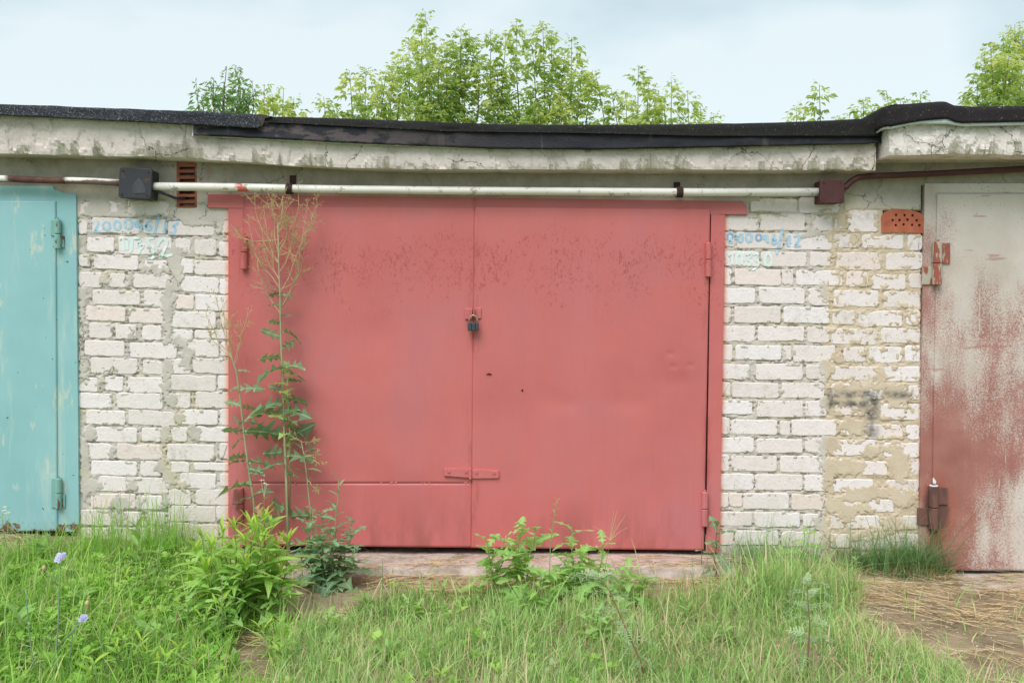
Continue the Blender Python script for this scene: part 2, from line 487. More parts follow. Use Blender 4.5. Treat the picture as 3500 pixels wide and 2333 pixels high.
def mat_grey():
    m = NT('worn_grey_gate_paint', 0.62, 0.3)
    o = m.xyz()
    grey = m.ramp(m.noise(3, 4), [(0.3, lin(196, 185, 174)), (0.6, lin(213, 204, 195)), (0.8, lin(204, 192, 180))])
    rust = m.ramp(m.noise(5, 4), [(0.3, lin(146, 82, 72)), (0.6, lin(164, 102, 92)), (0.8, lin(178, 124, 116))])
    big = m.noise(2.1, 4, 0.55, m.mapping((1.6, 1, 0.75), (0.2, 0, 0.4)))
    strokes = m.noise(10, 4, 0.6, m.mapping((1, 1, 0.16)))
    lev = m.math('ADD', m.math('MULTIPLY', m.math('SUBTRACT', big, 0.5), 2.1), m.math('MULTIPLY', m.math('SUBTRACT', strokes, 0.5), 0.8))
    lev = m.math('ADD', lev, m.mr(o[2], 0.85, 1.85, 0.16, -0.48, smooth=False))
    lev = m.math('ADD', lev, m.mr(o[2], -0.05, 0.45, -0.10, 0.0))
    lev = m.math('ADD', lev, m.mr(o[0], P(3160, 0).x, P(3300, 0).x, 0.22, 0.0))
    fine = m.noise(140, 3, 0.75)
    f = m.mr(m.math('ADD', lev, m.math('MULTIPLY', m.math('SUBTRACT', fine, 0.5), 1.7)), -0.26, 0.36)
    f = m.math('MULTIPLY', f, 0.92)
    c = m.mix(f, grey, rust)
    # pin-point rust in the sound paint
    sp = m.math('MULTIPLY', m.mr(m.noise(95, 2, 0.5), 0.665, 0.70), m.mr(m.noise(3, 2), 0.42, 0.6))
    c = m.mix(m.math('MULTIPLY', sp, 0.7), c, lin(126, 98, 78))
    # near-vertical white scratches
    w = m.math('MULTIPLY', m.mr(m.noise(26, 2, 0.5, m.mapping((1, 1, 0.09), (2, 0, 0))), 0.715, 0.735), f)
    c = m.mix(m.math('MULTIPLY', w, 0.8), c, lin(206, 206, 200))
    sl = m.math('MULTIPLY', m.mr(m.noise(34, 2, 0.5, m.mapping((0.12, 1, 1), rot=(0, -0.35, 0))), 0.67, 0.70), 0.5)
    c = m.mix(sl, c, lin(166, 108, 98))
    # burnt brown patch around the lower hinge
    p = P(3195, 1740)
    dx = m.math('SUBTRACT', o[0], p.x); dz = m.math('MULTIPLY', m.math('SUBTRACT', o[2], p.z), 0.52)
    d = m.math('SQRT', m.math('ADD', m.math('MULTIPLY', dx, dx), m.math('MULTIPLY', dz, dz)))
    d = m.math('ADD', d, m.math('MULTIPLY', m.noise(9, 3), 0.05))
    c = m.mix(m.mr(d, 0.09, 0.15, 0.55, 0), c, lin(158, 84, 60))
    c = m.mix(m.mr(d, 0.075, 0.11, 0.9, 0), c, lin(98, 72, 68))
    m.color(c)
    m.normal(m.bump(m.math('ADD', m.math('MULTIPLY', f, -0.5), m.math('MULTIPLY', m.noise(1.8, 3), 4)), 0.25, 0.003))
    return m.m
def mat_plain(name, col, rough=0.7, spec=0.3, var=0.25, scale=20, metal=0.0, bump=0.2, dark=None):
    m = NT(name, rough, spec)
    n = m.noise(scale, 4, 0.6)
    d = dark if dark is not None else tuple(x * (1 - var) for x in col)
    m.color(m.ramp(n, [(0.3, d), (0.7, col)]))
    m.b.inputs['Metallic'].default_value = metal
    if bump: m.normal(m.bump(m.noise(scale * 5, 3), bump, 0.004))
    return m.m
def mat_pipe():
    m = NT('white_pipe_paint', 0.45, 0.4)
    c = m.ramp(m.noise(5, 3), [(0.3, lin(222, 218, 208)), (0.7, lin(238, 236, 230))])
    c = m.mix(m.mr(m.noise(18, 5, 0.7), 0.57, 0.66, 0, 0.75), c, lin(158, 140, 120))
    p = P(845, 638)
    o = m.xyz()
    f = m.math('MULTIPLY', m.mr(m.math('ABSOLUTE', m.math('SUBTRACT', o[0], p.x)), 0.02, 0.05, 1, 0), m.mr(m.noise(30, 3), 0.45, 0.5))
    c = m.mix(f, c, lin(206, 110, 104))
    m.color(c)
    m.normal(m.bump(m.noise(40, 3), 0.15, 0.004))
    return m.m
def mat_rustpipe():
    m = NT('rusty_white_pipe', 0.7, 0.3)
    o = m.xyz()
    x = m.math('ADD', o[0], m.math('MULTIPLY', m.noise(12, 4), 0.12))
    f = m.math('MULTIPLY', m.mr(x, P(45, 0).x + 0.05, P(50, 0).x + 0.07), m.mr(x, P(245, 0).x + 0.05, P(255, 0).x + 0.07, 1, 0))
    low = m.mr(m.math('ADD', o[2], m.math('MULTIPLY', m.noise(14, 4), 0.03)), P(0, 622).z + 0.015, P(0, 626).z + 0.012, 0, 0.9)
    c = m.mix(m.math('MAXIMUM', f, low), lin(236, 232, 224), m.ramp(m.noise(20, 4), [(0.35, lin(84, 58, 52)), (0.6, lin(108, 74, 64)), (0.75, lin(140, 96, 66))]))
    m.color(c)
    m.normal(m.bump(m.noise(60, 4), 0.3, 0.004))
    return m.m
def mat_worn_paint(name, col, under, thr, z_stretch=0.35):
    m = NT(name, 0.6, 0.3)
    f = m.mr(m.noise(22, 4, 0.65, m.mapping((1, 1, z_stretch))), thr, thr + 0.05)
    m.color(m.mix(f, m.ramp(m.noise(6, 3), [(0.3, tuple(c * 0.86 for c in col)), (0.7, col)]), under))
    m.normal(m.bump(m.math('MULTIPLY', f, -1), 0.3, 0.003))
    return m.m
def mat_number(name, col, cover):
    m = NT(name, 0.8, 0.2)
    m.color(m.mix(m.mr(m.noise(30, 3), 0.4, 0.7, 0, 0.25), col, lin(226, 232, 230)))
    tr = m.n('ShaderNodeBsdfTransparent'); ms = m.n('ShaderNodeMixShader')
    a = m.mr(m.noise(75, 3, 0.65), cover, cover + 0.16)
    a = m.math('MULTIPLY', a, 0.95)
    m.link(a, ms.inputs[0]); m.link(tr.outputs[0], ms.inputs[1]); m.link(m.b.outputs[0], ms.inputs[2])
    m.link(ms.outputs[0], m.out.inputs['Surface'])
    return m.m
def mat_leaf(name, a, b, rib=None, trans=0.3, use_attr=False, rough=0.55):
    m = NT(name, rough, 0.3)
    r = m.attr('tint') if use_attr else m.rnd()
    c = m.mix(r, a, b)
    c = m.mix(m.mr(m.noise(16, 3), 0.4, 0.75, 0, 0.35), c, tuple(x * 0.7 for x in a))
    if rib is not None:
        ox = m.math('ABSOLUTE', m.xyz(m.obj())[0])
        c = m.mix(m.mr(ox, 0.008, 0.022, 0.8, 0), c, rib)
    m.color(c)
    t = m.n('ShaderNodeBsdfTranslucent'); ms = m.n('ShaderNodeMixShader')
    m.link(m.mix(0.3, c, lin(200, 226, 90)), t.inputs['Color'])
    ms.inputs[0].default_value = trans
    m.link(m.b.outputs[0], ms.inputs[1]); m.link(t.outputs[0], ms.inputs[2])
    m.link(ms.outputs[0], m.out.inputs['Surface'])
    return m.m
def mat_blades(name, stops, trans=0.3):
    "many blades in one mesh; the per-blade value 'tint' picks the colour"
    m = NT(name, 0.6, 0.25)
    c = m.ramp(m.attr('tint'), stops)
    m.color(c)
    t = m.n('ShaderNodeBsdfTranslucent'); ms = m.n('ShaderNodeMixShader')
    m.link(c, t.inputs['Color']); ms.inputs[0].default_value = trans
    m.link(m.b.outputs[0], ms.inputs[1]); m.link(t.outputs[0], ms.inputs[2])
    m.link(ms.outputs[0], m.out.inputs['Surface'])
    return m.m
def mat_ground():
    m = NT('soil', 0.95, 0.15)
    o = m.xyz()
    c = m.ramp(m.noise(3.2, 6, 0.65), [(0.28, lin(112, 98, 80)), (0.5, lin(156, 138, 114)), (0.72, lin(186, 168, 142))])
    dry = m.noise(38, 4, 0.7, m.mapping((0.3, 1, 1)))
    c = m.mix(m.mr(dry, 0.5, 0.72, 0, 0.6), c, lin(188, 166, 126))
    st = m.mr(m.voro(42), 0.0, 0.16, 1, 0)
    c = m.mix(m.math('MULTIPLY', st, m.mr(m.noise(8, 2), 0.5, 0.6)), c, lin(190, 182, 168))
    far = m.mr(o[1], 6.5, 8.5)
    c = m.mix(far, c, lin(96, 120, 60))
    near = m.mr(o[1], -1.7, -3.0)
    c = m.mix(m.math('MULTIPLY', near, 0.8), c, lin(98, 118, 62))
    m.color(c)
    m.normal(m.bump(m.math('ADD', m.noise(30, 6, 0.7), m.math('MULTIPLY', st, 0.5)), 0.9, 0.02))
    return m.m
def mat_apron():
    m = NT('apron_concrete', 0.95, 0.15)
    o = m.xyz()
    c = m.ramp(m.noise(6, 6, 0.65), [(0.3, lin(170, 156, 146)), (0.55, lin(200, 187, 177)), (0.75, lin(216, 206, 196))])
    pk = m.math('MULTIPLY', m.mr(m.noise(2.4, 3), 0.4, 0.6), m.mr(o[1], -0.26, -0.05))
    pk = m.math('MULTIPLY', pk, m.mr(o[0], P(2300, 0).x, P(2700, 0).x, 1, 0))
    c = m.mix(m.math('MULTIPLY', pk, 0.55), c, lin(212, 170, 162))
    ms = m.mr(m.noise(4.5, 4, 0.6, m.mapping(loc=(0.6, 0, 0))), 0.56, 0.68)
    c = m.mix(m.math('MULTIPLY', ms, 0.6), c, lin(132, 116, 88))
    dt = m.mr(m.noise(9, 6, 0.7), 0.46, 0.62)
    c = m.mix(m.math('MULTIPLY', dt, 0.5), c, lin(140, 122, 100))
    g = m.mr(m.voro(90), 0.1, 0.3, 0.5, 0)
    c = m.mix(m.math('MULTIPLY', g, m.mr(m.noise(20, 2), 0.5, 0.6)), c, lin(212, 206, 196))
    m.color(c)
    m.normal(m.bump(m.noise(55, 6, 0.7), 0.8, 0.012))
    return m.m

M = dict(
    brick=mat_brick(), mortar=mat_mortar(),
    slab=mat_concrete('eave_concrete', lin(168, 157, 150), lin(214, 203, 196), 0.0, 1.0),
    slab_r=mat_concrete('pale_eave_concrete', lin(202, 192, 185), lin(232, 223, 217), 0.09, 5.0),
    felt_grey=mat_felt('grey_granule_felt', lin(48, 50, 56), lin(112, 114, 118), 0.53),
    felt_dark=mat_felt('dark_granule_felt', lin(36, 36, 35), lin(112, 108, 98), 0.62),
    felt_tar=mat_felt('tarred_felt', lin(30, 31, 38), lin(58, 60, 70), 0.66, 0.42, brown=1),
    felt_right=mat_felt('speckled_felt', lin(42, 38, 40), lin(200, 190, 178), 0.655),
    flash=mat_plain('zinc_flashing', lin(214, 222, 228), 0.5, 0.4, 0.12, 8, 0.0),
    red=mat_red(), teal=mat_teal(), grey=mat_grey(),
    teal_worn=mat_worn_paint('chipped_teal_paint', lin(132, 180, 170), lin(112, 76, 64), 0.54),
    grey_worn=mat_worn_paint('chipped_grey_paint', lin(190, 184, 166), lin(158, 90, 76), 0.5, 0.2),
    brown_worn=mat_worn_paint('burnt_brown_paint', lin(122, 86, 78), lin(98, 72, 68), 0.5),
    pipe=mat_pipe(), rustpipe=mat_rustpipe(),
    maroon=mat_plain('maroon_paint', lin(84, 48, 48), 0.55, 0.35, 0.3, 9),
    rust=mat_plain('dark_rust', lin(78, 58, 54), 0.85, 0.2, 0.4, 25),
    black=mat_worn_paint('black_box_paint', lin(60, 61, 67), lin(84, 64, 58), 0.57, 1.0),
    cable=mat_plain('cable_rubber', lin(62, 64, 68), 0.6, 0.3, 0.2, 20),
    terra=mat_plain('terracotta', lin(206, 124, 94), 0.9, 0.2, 0.25, 14, dark=lin(176, 96, 76)),
    terra_d=mat_plain('dusty_terracotta', lin(170, 104, 84), 0.9, 0.2, 0.3, 18, dark=lin(138, 84, 70)),
    dark=mat_plain('dark_inside', lin(30, 26, 24), 0.95, 0.1, 0.2, 10),
    inside=mat_plain('interior_plaster', lin(120, 116, 108), 0.95, 0.1, 0.2, 6),
    lock=mat_plain('padlock_iron', lin(74, 84, 90), 0.6, 0.4, 0.35, 60, 0.2),
    steel=mat_plain('shackle_steel', lin(196, 182, 158), 0.35, 0.5, 0.3, 30, 0.7),
    num_blue=mat_number('blue_paint', lin(172, 212, 236), 0.30),
    num_blue2=mat_number('dark_blue_paint', lin(132, 178, 226), 0.32),
    num_white=mat_number('white_paint', lin(226, 242, 238), 0.18),
    ground=mat_ground(), apron=mat_apron(),
    whitepaint=mat_plain('white_splash', lin(228, 230, 232), 0.5, 0.3, 0.1, 20),
)
# ================================================================ ground
def axis(parts):
    return np.unique(np.concatenate([np.arange(a, b, s) for a, b, s in parts]))
gx = axis([(-160, -20, 10), (-20, -4, 1), (-4, 4, 0.05), (4, 20, 1), (20, 161, 10)])
gy = axis([(-40, -6, 2), (-6, -2.2, 0.3), (-2.2, 0.4, 0.05), (0.4, 20, 1), (20, 401, 20)])
XX, YY = np.meshgrid(gx, gy)
ZZ = gz(XX, YY) + (fbm(XX * 9, YY * 9, 31) - 0.5) * 0.016 * (YY < 0.3)
idx = np.arange(XX.size).reshape(XX.shape)
f = np.stack([idx[:-1, :-1], idx[:-1, 1:], idx[1:, 1:], idx[1:, :-1]], -1).reshape(-1, 4)
me = fastmesh('ground', np.stack([XX, YY, ZZ], -1).reshape(-1, 3), f.ravel(), np.full(len(f), 4), smooth=True)
o = new_obj('ground', me, M['ground']); o['kind'] = 'structure'

def apron(name, x0, x1, depth, ztop, seed, parts=0.03):
    xs = np.arange(x0, x1 + 0.001, 0.02)
    v = np.concatenate([[0.12, 0.05], np.linspace(0, -1, 22)])
    U, V = np.meshgrid(xs, v)
    d = depth * (0.82 + 0.36 * fbm(U * 2.1, U * 0 + seed, seed))
    Yv = np.where(V > 0, V, V * d)
    t = np.clip(-V, 0, 1)
    Z = ztop + (fbm(U * 5, Yv * 9, seed + 1) - 0.5) * 0.018 - 0.085 * sstep(0.70, 1.0, t) - 0.012 * t
    e = np.minimum(U - x0, x1 - U)
    Z = Z - 0.08 * (1 - sstep(0.0, 0.09, e + (fbm(U * 9, Yv * 9, seed) - 0.5) * 0.06))
    ii = np.arange(U.size).reshape(U.shape)
    f = np.stack([ii[:-1, :-1], ii[1:, :-1], ii[1:, 1:], ii[:-1, 1:]], -1).reshape(-1, 4)
    me = fastmesh(name, np.stack([U, Yv, Z], -1).reshape(-1, 3), f.ravel(), np.full(len(f), 4), smooth=True)
    o = new_obj(name, me, M['apron']); o['kind'] = 'structure'
    return o
apron('concrete_sill', P(820, 0).x, P(2520, 0).x, 0.33, -0.009, 41)
apron('concrete_apron', P(3170, 0).x, P(4900, 0).x, 0.36, -0.112, 47)

# ================================================================ the row of garages
g_teal = thing('garage', 'white brick garage with teal metal gate and grey felt roof edge', 'garage', P(-900, 1815, 0), 'garages in a row')
g_red = thing('garage', 'white brick garage with the red double gate under a sagging tarred roof edge', 'garage', P(1620, 1885, 0), 'garages in a row')
g_grey = thing('garage', 'tan-mortared brick garage with the rusty grey gate and raised pale eave', 'garage', P(4000, 1950, 0), 'garages in a row')

# bricks read off the photograph: (origin x, origin y, scale, rows of x0,y0,x1,y1)
A = (0, 300, 900 / 2352); B = (0, 850, 900 / 2352); C = (0, 1350, 900 / 2352)
Dz = (2400, 300, 1100 / 2353); E = (2400, 950, 1100 / 2353); Fz = (2400, 1600, 1100 / 2353)
RAW = [
 (A, [(700,1015,805,1140),(955,1005,1085,1125),(1140,1010,1515,1140),(700,1180,780,1305),(822,1165,1245,1300),(1280,1175,1475,1305),(1500,1195,1915,1320),(1970,1185,2060,1300),
      (775,1335,1020,1465),(1055,1335,1530,1490),(1565,1345,1705,1490),(1735,1350,1930,1495),(1955,1375,2060,1510)]),
 (B, [(700,55,800,160),(832,55,1235,185),(1290,105,1500,190),(1580,90,1725,220),(1735,105,2060,235),
      (700,210,905,345),(975,218,1120,345),(1190,228,1515,352),(1615,250,1955,390),(1962,270,2060,405),
      (825,372,1250,500),(1285,375,1475,512),(1560,410,1728,540),(1745,410,2060,552),
      (765,515,1120,645),(1150,530,1455,665),(1540,562,1930,710),(1965,570,2060,712),
      (795,665,1005,800),(1030,675,1215,808),(1268,685,1440,815),(1548,722,1722,805),(1735,728,2060,805),
      (755,820,1110,955),(1155,840,1580,975),(1640,815,1955,965),(1965,835,2060,962),
      (808,975,1225,1115),(1275,1000,1455,1120),(1525,985,1700,1118),(1720,978,2060,1115),
      (700,1150,885,1275),(935,1140,1100,1270),(1140,1145,1450,1285),(1525,1128,1930,1270),(1945,1130,2060,1255),
      (700,1290,998,1425),(1042,1290,1455,1428),(1515,1290,1700,1420),(1745,1278,2060,1422)]),
 (C, [(765,135,1115,265),(1145,140,1565,270),(1600,132,1945,262),(1960,125,2060,268),
      (845,288,1225,420),(1265,290,1440,415),(1525,285,1672,415),(1755,280,2060,415),
      (765,430,1000,570),(1045,435,1450,575),(1492,438,1915,582),(1962,430,2060,570),
      (812,588,1225,715),(1252,590,1435,722),(1510,598,1690,690),(1730,605,2060,675),
      (880,725,1125,858),(1185,738,1505,880),(1610,700,1930,835),(1960,700,2060,815),
      (808,878,1210,1010),(1265,895,1450,1020),(1505,840,1702,980),(1745,840,2060,980),
      (715,1025,1000,1160),(1025,1040,1280,1165),(1310,1045,1470,1160),(1500,988,1925,1130),(1930,990,2060,1115),
      (715,1185,1000,1310),(1030,1190,1450,1320),(1500,1145,1950,1290),(1965,1130,2060,1270)]),
 (Dz, [(355,810,695,905),(710,800,1025,915),(160,935,412,1045),(425,925,755,1045),(800,930,955,1045),(1065,895,1285,1055),(970,950,1050,1050),
      (160,1055,240,1160),(255,1060,592,1175),(605,1070,950,1185),(970,1070,1140,1170),(1170,1075,1472,1178),(1505,1075,1612,1190),
      (160,1195,418,1305),(430,1200,765,1308),(790,1200,940,1305),(980,1205,1310,1330),(1345,1205,1612,1330),
      (160,1325,215,1440),(240,1325,578,1443),(585,1330,670,1440),(690,1335,1028,1445),(1055,1345,1212,1455),(1238,1365,1490,1475),(1515,1360,1610,1465)]),
 (E, [(140,72,390,185),(418,72,752,188),(778,75,930,200),(965,90,1290,212),(1330,102,1595,215),
      (140,215,212,325),(237,210,575,328),(595,212,932,330),(955,235,1115,340),(1142,238,1465,355),(1495,230,1595,345),
      (140,350,390,462),(410,352,748,462),(770,355,930,472),(945,372,1285,485),(1310,365,1595,475),
      (135,485,225,600),(245,490,580,598),(595,495,655,600),(668,490,975,615),(1035,505,1195,612),(1222,505,1465,618),(1485,495,1595,615),
      (135,628,348,740),(395,628,737,745),(762,635,915,738),(945,645,1280,748),(1320,645,1592,755),
      (130,760,208,860),(220,765,562,875),(585,765,895,878),(945,770,1130,870),(1148,800,1330,885),(1510,785,1590,890),
      (130,892,370,995),(400,898,740,1015),(758,900,915,1010),(975,930,1215,1005),(1308,920,1588,1038),
      (125,1020,202,1140),(218,1035,550,1145),(570,1045,645,1150),(655,1035,985,1150),(1010,1040,1160,1150),(1195,1070,1470,1178),(1495,1075,1588,1180),
      (125,1165,380,1275),(400,1175,735,1280),(752,1170,895,1275),(945,1182,1270,1298),(1330,1205,1588,1310),
      (120,1292,200,1410),(215,1300,548,1412),(572,1300,905,1420),(940,1320,1110,1430),(1155,1340,1355,1440),(1530,1330,1585,1440),
      (115,1430,378,1550),(390,1435,735,1550),(748,1440,905,1555),(950,1470,1250,1565),(1350,1475,1585,1590)]),
 (Fz, [(112,178,195,285),(200,180,298,280),(302,182,635,298),(655,190,935,305),(1000,215,1170,310),(1195,225,1405,320),
      (112,318,365,420),(382,320,718,430),(738,332,870,425),(930,332,1040,440),(1060,345,1300,440),(1450,345,1585,445),
      (112,455,230,560),(245,455,560,560),(580,460,890,570),(940,480,1080,580),(1095,490,1380,600),(1400,480,1585,600)]),
]
BR = []
for (ox, oy, k), rects in RAW:
    for (a, b, c, d) in rects:
        BR.append([ox + a * k, oy + b * k, ox + c * k, oy + d * k])
BR = np.array(BR)
BF = (np.array([random.random() for _ in BR]) - 0.85) * 0.0022        # how far each brick face stands out

# mortar smeared over the brick faces
def T(z, pts): return [(z[0] + x * z[2], z[1] + y * z[2], rx * z[2], ry * z[2]) for x, y, rx, ry in pts]
SMEAR = (T(A, [(1780,1130,250,95),(1960,1260,45,70),(1890,1395,0,0),(1540,1480,60,60),(860,1085,90,60)]) +
 T(B, [(1490,30,170,45),(1570,110,60,110),(1420,190,190,30),(1575,230,65,90),(1540,330,75,70),(1505,450,62,80),(1495,560,50,100),(1492,680,48,100),(1492,800,42,70),(1610,830,70,45),
       (1660,930,62,75),(1655,1030,40,60),(1495,1060,55,85),(1480,1200,48,85),(1500,1330,60,50),(1545,1380,55,50),(735,600,30,300),(740,1050,40,160),(940,280,35,70),(1165,255,32,70),
       (905,1165,45,45),(970,1090,60,28),(890,1250,30,30),(1180,760,30,50),(745,420,60,80)]) +
 T(C, [(1600,205,50,50),(1485,350,52,95),(1735,340,60,80),(1000,520,34,70),(1465,510,24,75),(1440,640,75,60),(1520,750,60,80),(1170,790,52,62),(820,800,95,75),(1085,960,90,70),(1250,970,46,75),
       (800,345,55,80),(755,650,50,300),(1480,930,30,90),(1060,1090,60,50),(1640,810,40,60),(1480,1240,40,60)]) +
 T(Dz, [(790,990,36,70),(840,1070,110,38),(1000,960,40,70),(1110,1110,50,45),(960,1200,25,60),(1120,1000,0,0)]) +
 T(E, [(895,90,40,80),(905,150,30,50),(900,650,48,70),(895,700,35,80),(1000,590,40,40),(905,900,45,70),(1250,790,0,0),(1200,790,320,30),(1420,870,110,60),(1060,830,120,45),(1080,900,140,30),
       (1090,1080,105,60),(1180,930,60,60),(880,1230,38,90),(1060,1380,140,75),(1430,1370,95,110),(905,1380,36,80),(1300,700,30,60),(1400,1240,80,40),(1230,1260,60,50),(960,1220,50,50),(925,1480,40,100)]) +
 T(Fz, [(910,140,45,100),(1120,215,120,45),(1250,170,230,42),(1480,210,90,60),(950,260,70,50),(850,380,50,60),(900,480,45,110),(1060,350,60,40),(1380,400,80,50),(1230,480,140,40),(1100,300,170,30)]))
SMEAR = [s for s in SMEAR if s[2] > 0]
VENT_L = (606, 553, 671, 708)
VENT_R = (3016, 716, 3153, 794)
def wall_height(px, py):
    "relief of the mortar in metres towards the viewer, brick faces lie near 0"
    px = np.asarray(px, float); py = np.asarray(py, float)
    n1 = fbm(px / 13, py / 13, 11); n2 = fbm(px / 34, py / 34, 12); n3 = fbm(px / 6, py / 6, 13, 3)
    tan0 = sstep(2790, 2850, px + (n2 - 0.5) * 60) * (py > 690)
    H = -0.0048 + 0.0016 * tan0 + (n1 - 0.5) * 0.008 + (n3 - 0.5) * 0.004
    din = np.full(px.shape, -1.0); dout = np.full(px.shape, 99.0)
    for (x0, y0, x1, y1) in BR:
        near = (px > x0 - 9) & (px < x1 + 9) & (py > y0 - 9) & (py < y1 + 9)
        if not near.any(): continue
        a = np.minimum(np.minimum(px[near] - x0, x1 - px[near]), np.minimum(py[near] - y0, y1 - py[near]))
        din[near] = np.maximum(din[near], a); dout[near] = np.minimum(dout[near], -a)
    tan = sstep(2790, 2850, px + (n2 - 0.5) * 60) * (py > 690)
    # open cracks along some brick edges
    H = H - 0.012 * sstep(0.55, 0.66, fbm(px / 22, py / 9, 21)) * ((dout > -2) & (dout < 5)) * (1 - 0.6 * tan)
    mask = np.zeros(px.shape)
    wx = px + (n1 - 0.5) * 44 + (n3 - 0.5) * 14; wy = py + (fbm(px / 13, py / 13, 14) - 0.5) * 44 + (fbm(px / 5, py / 5, 15) - 0.5) * 12
    for (cx, cy, rx, ry) in SMEAR:
        near = (np.abs(px - cx) < rx * 1.5 + 20) & (np.abs(py - cy) < ry * 1.5 + 20)
        if not near.any(): continue
        d = np.sqrt(((wx[near] - cx) / rx) ** 2 + ((wy[near] - cy) / ry) ** 2)
        mask[near] = np.maximum(mask[near], sstep(1.12, 0.92, d))
    edge = (din > -1) & (din < 8 + 7 * tan)
    enc = sstep(0.60 - 0.06 * tan, 0.65 - 0.06 * tan, n2 * 0.5 + n1 * 0.5) * edge
    mask = np.maximum(mask, enc)
    # plastered top band, with a few brick faces showing through
    top = np.where(px < 700, 742, np.where(px < 783, 757, np.where(px < 2600, 690, np.where(px < 2885, 672, 716)))) + (n2 - 0.5) * 14
    pl = sstep(2, -2, py - top)
    for (x0, y0, x1, y1) in ((436, 684, 580, 738), (276, 690, 306, 735), (372, 690, 405, 722)):
        d = np.minimum(np.minimum(wx - x0, x1 - wx), np.minimum(wy - y0, y1 - wy))
        pl = pl * (1 - sstep(-1, 2, d))
    mask = np.maximum(mask, pl)
    hi = 0.0020 + (n2 - 0.5) * 0.003 + (n3 - 0.5) * 0.0010
    # broken flakes of plaster
    hi = hi - pl * 0.006 * sstep(0.56, 0.585, fbm(px / 55, py / 40, 25)) 
    H = H * (1 - mask) + np.maximum(hi, 0.0009) * mask
    for (x0, y0, x1, y1) in (VENT_L, VENT_R):
        d = np.minimum(np.minimum(px - x0, x1 - px), np.minimum(py - y0, y1 - py))
        H = np.where(d > 3, -0.05, H)
    return H
def surf_height(px, py):
    H = wall_height(px, py)
    for (x0, y0, x1, y1), bf in zip(BR, BF):
        ins = (px > x0) & (px < x1) & (py > y0) & (py < y1)
        H = np.where(ins, np.maximum(H, bf), H)
    return H
def wall_mesh(name, xs, ys, opening):
    U, V = np.meshgrid(xs, ys)
    H = wall_height(U, V)
    X = (U - CX) / S; Z = CAMZ - (V - HY) / S
    verts = np.stack([X, -H, Z], -1).reshape(-1, 3)
    ii = np.arange(U.size).reshape(U.shape)
    f = np.stack([ii[:-1, :-1], ii[1:, :-1], ii[1:, 1:], ii[:-1, 1:]], -1).reshape(-1, 4)
    cx = ((U[:-1, :-1] + U[1:, 1:]) / 2).ravel(); cy = ((V[:-1, :-1] + V[1:, 1:]) / 2).ravel()
    for op in opening: f, cx, cy = [a_[~((cx > op[0]) & (cx < op[1]) & (cy > op[2]))] for a_ in (f, cx, cy)]
    used = np.unique(f); remap = np.full(len(verts), -1); remap[used] = np.arange(len(used))
    return fastmesh(name, verts[used], remap[f].ravel(), np.full(len(f), 4), smooth=True)
ysg = np.arange(520, 2013, 3.0)
def xr(a, b, s=3.0): return np.arange(a, b + 0.5, s)
W = {}
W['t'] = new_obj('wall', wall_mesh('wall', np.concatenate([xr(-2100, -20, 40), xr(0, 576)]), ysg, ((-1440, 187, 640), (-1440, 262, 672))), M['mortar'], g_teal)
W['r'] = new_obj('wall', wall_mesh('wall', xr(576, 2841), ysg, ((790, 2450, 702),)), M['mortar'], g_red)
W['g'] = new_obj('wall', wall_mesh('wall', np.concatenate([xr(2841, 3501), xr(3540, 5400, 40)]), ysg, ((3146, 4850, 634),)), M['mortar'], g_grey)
# flanks and backs, so that the buildings are closed
def block(name, parent, x0, x1, y0, y1, z0, z1, mat):
    bm = bmesh.new(); add_box(bm, x0, x1, y0, y1, z0, z1); return bm_obj(name, bm, mat, parent)
XT0, XT1, XR_, XG1 = P(-2100, 0).x, P(576, 0).x, P(2841, 0).x, P(5400, 0).x
for par, a, b in ((g_teal, XT0, XT1), (g_red, XT1, XR_), (g_grey, XR_, XG1)):
    block('side_wall', par, a + 0.004, a + 0.12, 0.07, 5.88, -0.3, 2.05, M['inside'])
    block('rear_wall', par, a + 0.006, b - 0.004, 5.885, 6.0, -0.3, 2.04, M['inside'])
block('side_wall', g_grey, XG1 - 0.12, XG1 - 0.004, 0.07, 5.88, -0.3, 2.05, M['inside'])

